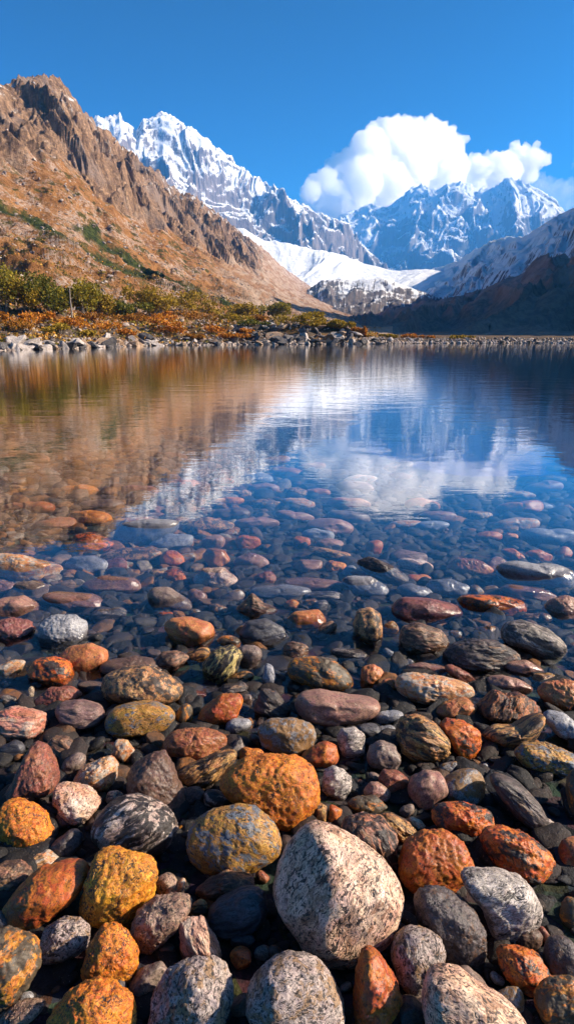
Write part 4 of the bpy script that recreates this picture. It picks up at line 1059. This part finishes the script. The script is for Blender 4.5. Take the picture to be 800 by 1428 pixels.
# ------------------------------------------------------------------ bushes
def leaf_mat(name, a, b, c3):
    t = NT(name); k = t.attr('tone')
    c = t.mix(t.ramp(k, .0, .55), a, b); c = t.mix(t.ramp(k, .6, 1.0), c, c3)
    nd = t.n('BsdfPrincipled', None, Base_Color=c, Roughness=.6); nd.inputs['Specular IOR Level'].default_value = .2
    tl = t.n('BsdfTranslucent', None, Color=c); mx = t.n('MixShader'); mx.inputs[0].default_value = .3
    t.t.links.new(nd.outputs[0], mx.inputs[1]); t.t.links.new(tl.outputs[0], mx.inputs[2]); t.t.links.new(mx.outputs[0], t.out.inputs['Surface'])
    return t.m
LEAF = {'olive': leaf_mat('olive_leaves', (.12, .105, .008), (.25, .20, .014), (.40, .27, .022)),
        'dark': leaf_mat('dark_green_leaves', (.055, .062, .008), (.13, .125, .012), (.26, .20, .02)),
        'yellow': leaf_mat('yellow_leaves', (.17, .12, .010), (.34, .22, .015), (.46, .28, .02)),
        'orange': leaf_mat('orange_leaves', (.28, .095, .009), (.50, .17, .012), (.60, .28, .02)),
        'russet': leaf_mat('russet_leaves', (.19, .08, .012), (.34, .135, .015), (.45, .23, .03))}
tb = NT('grey_bark'); nb_ = tb.noise(tb.vmul(tb.coord('Object'), (6, 6, 1.2)), 4, 5, .7)
BARK = tb.bsdf(tb.mix(tb.ramp(nb_, .35, .65), (.16, .12, .09), (.34, .28, .22)), .9, tb.bump(nb_, .8, .05), .2)

def leaves(r, n, w, h, lobes, size):
    V = np.empty((n*4, 3)); tone = np.empty(n*4)
    L = [(r.normal(0, .30*w), r.normal(0, .28*w), h*r.uniform(.35, .78), w*r.uniform(.20, .34), h*r.uniform(.20, .34)) for _ in range(lobes)]
    for i in range(n):
        lx, ly, lz, lr, lh = L[r.integers(lobes)]
        dv = r.normal(size=3); dv /= np.linalg.norm(dv); k = r.uniform(.45, 1.05)
        c = np.array([lx + dv[0]*lr*k, ly + dv[1]*lr*k, max(.04, lz + dv[2]*lh*k)])
        s = size*r.uniform(.6, 1.3)
        a = r.normal(size=3); a /= np.linalg.norm(a); b = np.cross(a, r.normal(size=3)); b /= np.linalg.norm(b)
        a *= s; b *= s*.62
        V[4*i] = c-a; V[4*i+1] = c+b*.9-a*.1; V[4*i+2] = c+a; V[4*i+3] = c-b*.9-a*.1
        tone[4*i:4*i+4] = np.clip(.45 + .3*r.normal() + .25*(c[2]/h-.5), 0, 1) if False else np.clip(.45 + .32*r.normal(), 0, 1)
    return V, np.arange(n*4).reshape(-1, 4), tone, L
def tube(path, rad, sides=6):
    path = np.array(path, float); V = []; n = len(path)
    for i, p in enumerate(path):
        tv = path[min(i+1, n-1)] - path[max(i-1, 0)]; tv /= np.linalg.norm(tv)
        u = np.cross(tv, [.3, 1, .1]); u /= np.linalg.norm(u); w = np.cross(tv, u)
        for k in range(sides):
            a = 2*PI*k/sides; V.append(p + rad[i]*(math.cos(a)*u + math.sin(a)*w))
    V = np.array(V); F_ = grid_faces(n, sides, True)
    return V, F_
def bush(px, py, wpx, hpx, kind, label, group, n=700, lobes=7, seed=0, name='bush', leaf=None):
    P, d = surf(px, py); r = np.random.default_rng(seed+500)
    m = math.hypot(P[0], P[1])*1.02/F
    w = wpx*m; h = hpx*m
    root = bpy.data.objects.new(name, None); COL.objects.link(root); root.location = (P[0], P[1], P[2]-.06)
    tag(root, label, 'bush' if name == 'bush' else 'shrub', group)
    V, f, tone, L = leaves(r, n, w, h, lobes, leaf or max(.13, .002*d))
    link('foliage', mesh_np('foliage', V, f, LEAF[kind], False, {'tone': tone}), root)
    SV = []; SF = []; o = 0
    for (lx, ly, lz, lr, lh) in L:
        v, ff = tube([(lx*.15, ly*.15, -.1), (lx*.45, ly*.45, lz*.5), (lx, ly, lz+lh*.4)], [.03*h**.5, .02*h**.5, .006])
        SV.append(v); SF.append(ff+o); o += len(v)
    link('branches', mesh_np('branches', np.concatenate(SV), np.concatenate(SF), BARK), root)
    return root
BUSHES = [(8, 436, 46, 56, 'olive', 'tall olive bush cut by the picture edge'), (40, 440, 40, 42, 'yellow', 'yellowish bush next to the tall olive bush at the picture edge'),
    (70, 442, 42, 50, 'dark', 'tallest dark green bush close to the dead trunk'), (90, 441, 26, 34, 'olive', 'narrow olive bush leaning against the dead trunk'),
    (118, 442, 42, 42, 'olive', 'rounded olive bush just past the dead trunk'), (143, 442, 30, 32, 'yellow', 'smaller yellow green bush after the rounded olive one'),
    (176, 446, 40, 22, 'dark', 'low dark green bush above the leaning boulders'), (209, 444, 34, 40, 'yellow', 'tall yellow bush above the big square dark boulder'),
    (250, 438, 50, 28, 'yellow', 'wide yellow bush on the slope above the orange shrubs'), (342, 444, 36, 18, 'yellow', 'low golden bush above the start of the dark rubble pile'),
    (392, 447, 32, 24, 'olive', 'olive yellow bush above the middle of the rubble pile'), (420, 456, 40, 21, 'yellow', 'broad golden bush on top of the rubble pile'),
    (447, 459, 26, 15, 'yellow', 'small golden bush beside the broad one on the rubble pile'), (476, 461, 26, 14, 'yellow', 'golden bush near the end of the rubble pile'), (502, 470, 14, 16, 'orange', 'little orange bush at the tip of the rubble pile')]
for i, (px, py, w, h, k, lab) in enumerate(BUSHES):
    bush(px, py, w, h, k, lab, 'bushes on the far shore', 3200 if h > 30 else 1500, 12 if h > 30 else 8, i)
LOW = [(20,462,36,14,'russet'),(48,458,46,20,'orange'),(85,466,34,14,'yellow'),(105,458,34,18,'orange'),(130,452,38,16,'russet'),(150,463,44,15,'orange'),(175,468,24,10,'orange'),(192,452,30,14,'russet'),(228,462,40,20,'orange'),
    (250,470,40,14,'orange'),(276,452,44,18,'russet'),(300,468,44,14,'orange'),(325,474,30,10,'orange'),(318,452,34,14,'yellow'),(352,456,26,10,'dark'),(160,440,34,14,'orange'),(228,448,30,14,'orange'),(290,440,40,14,'yellow'),(340,466,20,8,'orange'),
    (365,450,22,10,'russet'),(60,448,26,12,'orange'),(122,470,22,9,'yellow'),(2,452,24,14,'russet'),(270,474,20,8,'russet'),(545,471,20,5,'yellow'),(570,471,16,5,'orange'),(640,472,18,4,'yellow'),(600,472,14,4,'orange')]
SHL = {'orange': ('low bright orange shrub on the far bank', 'bright orange shrubs of the bank'), 'russet': ('low dull russet shrub on the far bank', 'russet shrubs of the bank'),
       'yellow': ('low yellow shrub spreading over the far bank', 'low yellow shrubs of the bank'), 'dark': ('low dark green shrub beside the rubble pile', 'dark shrubs of the bank')}
for i, (px, py, w, h, k) in enumerate(LOW):
    bush(px, py, w, h, k, SHL[k][0], SHL[k][1], 600, 7, 40+i, 'shrub')

# the bare dead trunk
P, d = surf(101, 446); m = d*1.02/F
root = bpy.data.objects.new('dead_tree', None); COL.objects.link(root); root.location = (P[0], P[1], P[2]-.1)
tag(root, 'bare grey dead trunk standing between the olive bushes', 'tree')
H = 42*m
v, f = tube([(0,0,0), (.03,.0,H*.3), (-.03,.05,H*.65), (.05,.02,H*.9), (.09,.0,H)], [.13, .10, .08, .05, .02], 9)
link('trunk', mesh_np('trunk', v, f, BARK), root)
for (z, dx, dz, L) in ((.45, -.5, .5, .7), (.6, .45, .35, .6), (.78, -.3, .35, .5), (.35, .35, .1, .4)):
    v, f = tube([(0,0,z*H), (dx*L*.6, .1, z*H+dz*L*.5), (dx*L*1.3, .15, z*H+dz*L)], [.06, .04, .012], 6)
    link('branch', mesh_np('branch', v, f, BARK), root)

# low tufts over the bank and lower hillside: uncountable ground cover
def build_tufts():
    r = np.random.default_rng(61); V = []; tone = []
    n = 3600
    a = r.uniform(-30, 8, n); da = ds_fn(a) + 1.2 + 120*r.random(n)**2.0*np.interp(a, [-30, 4], [1, 1.5])
    ok = ~((a > azel(325, 470)[0]) & (da < ds_fn(a) + 8)) & ~((da < ds_fn(a) + 3.5) & (r.random(n) < .8))
    for P, d in zip(hill_points(a, da)[ok], da[ok]):
        s = r.uniform(.14, .42)*(.6 + d/200); tn = r.random()
        for _ in range(9):
            c = P + np.array([r.normal(0, s), r.normal(0, s), abs(r.normal(0, .4*s)) + .08*s])
            u = r.normal(size=3); u /= np.linalg.norm(u); w = np.cross(u, r.normal(size=3)); w /= np.linalg.norm(w)
            u *= s*.55; w *= s*.35
            V += [c-u, c+w, c+u, c-w]; tone += [np.clip(tn + r.normal(0, .15), 0, 1)]*4
    t = NT('tuft_leaves'); k = t.attr('tone')
    cr = t.n('ValToRGB'); t.set(cr.inputs[0], k); el = cr.color_ramp
    cols = [(0, (.08, .075, .010)), (.3, (.20, .15, .018)), (.5, (.24, .13, .03)), (.75, (.42, .17, .016)), (1, (.42, .26, .07))]
    while len(el.elements) < len(cols): el.elements.new(.5)
    for e_, (ps, cc) in zip(el.elements, cols): e_.position = ps; e_.color = (*cc, 1)
    V = np.array(V)
    return tag(link('grass', mesh_np('grass', V, np.arange(len(V)).reshape(-1, 4), t.bsdf(cr.outputs[0], .9, None, .1), False, {'tone': np.array(tone)})),
               'orange and olive autumn tufts covering the bank and lower hillside', 'grass', kind='stuff')
build_tufts()
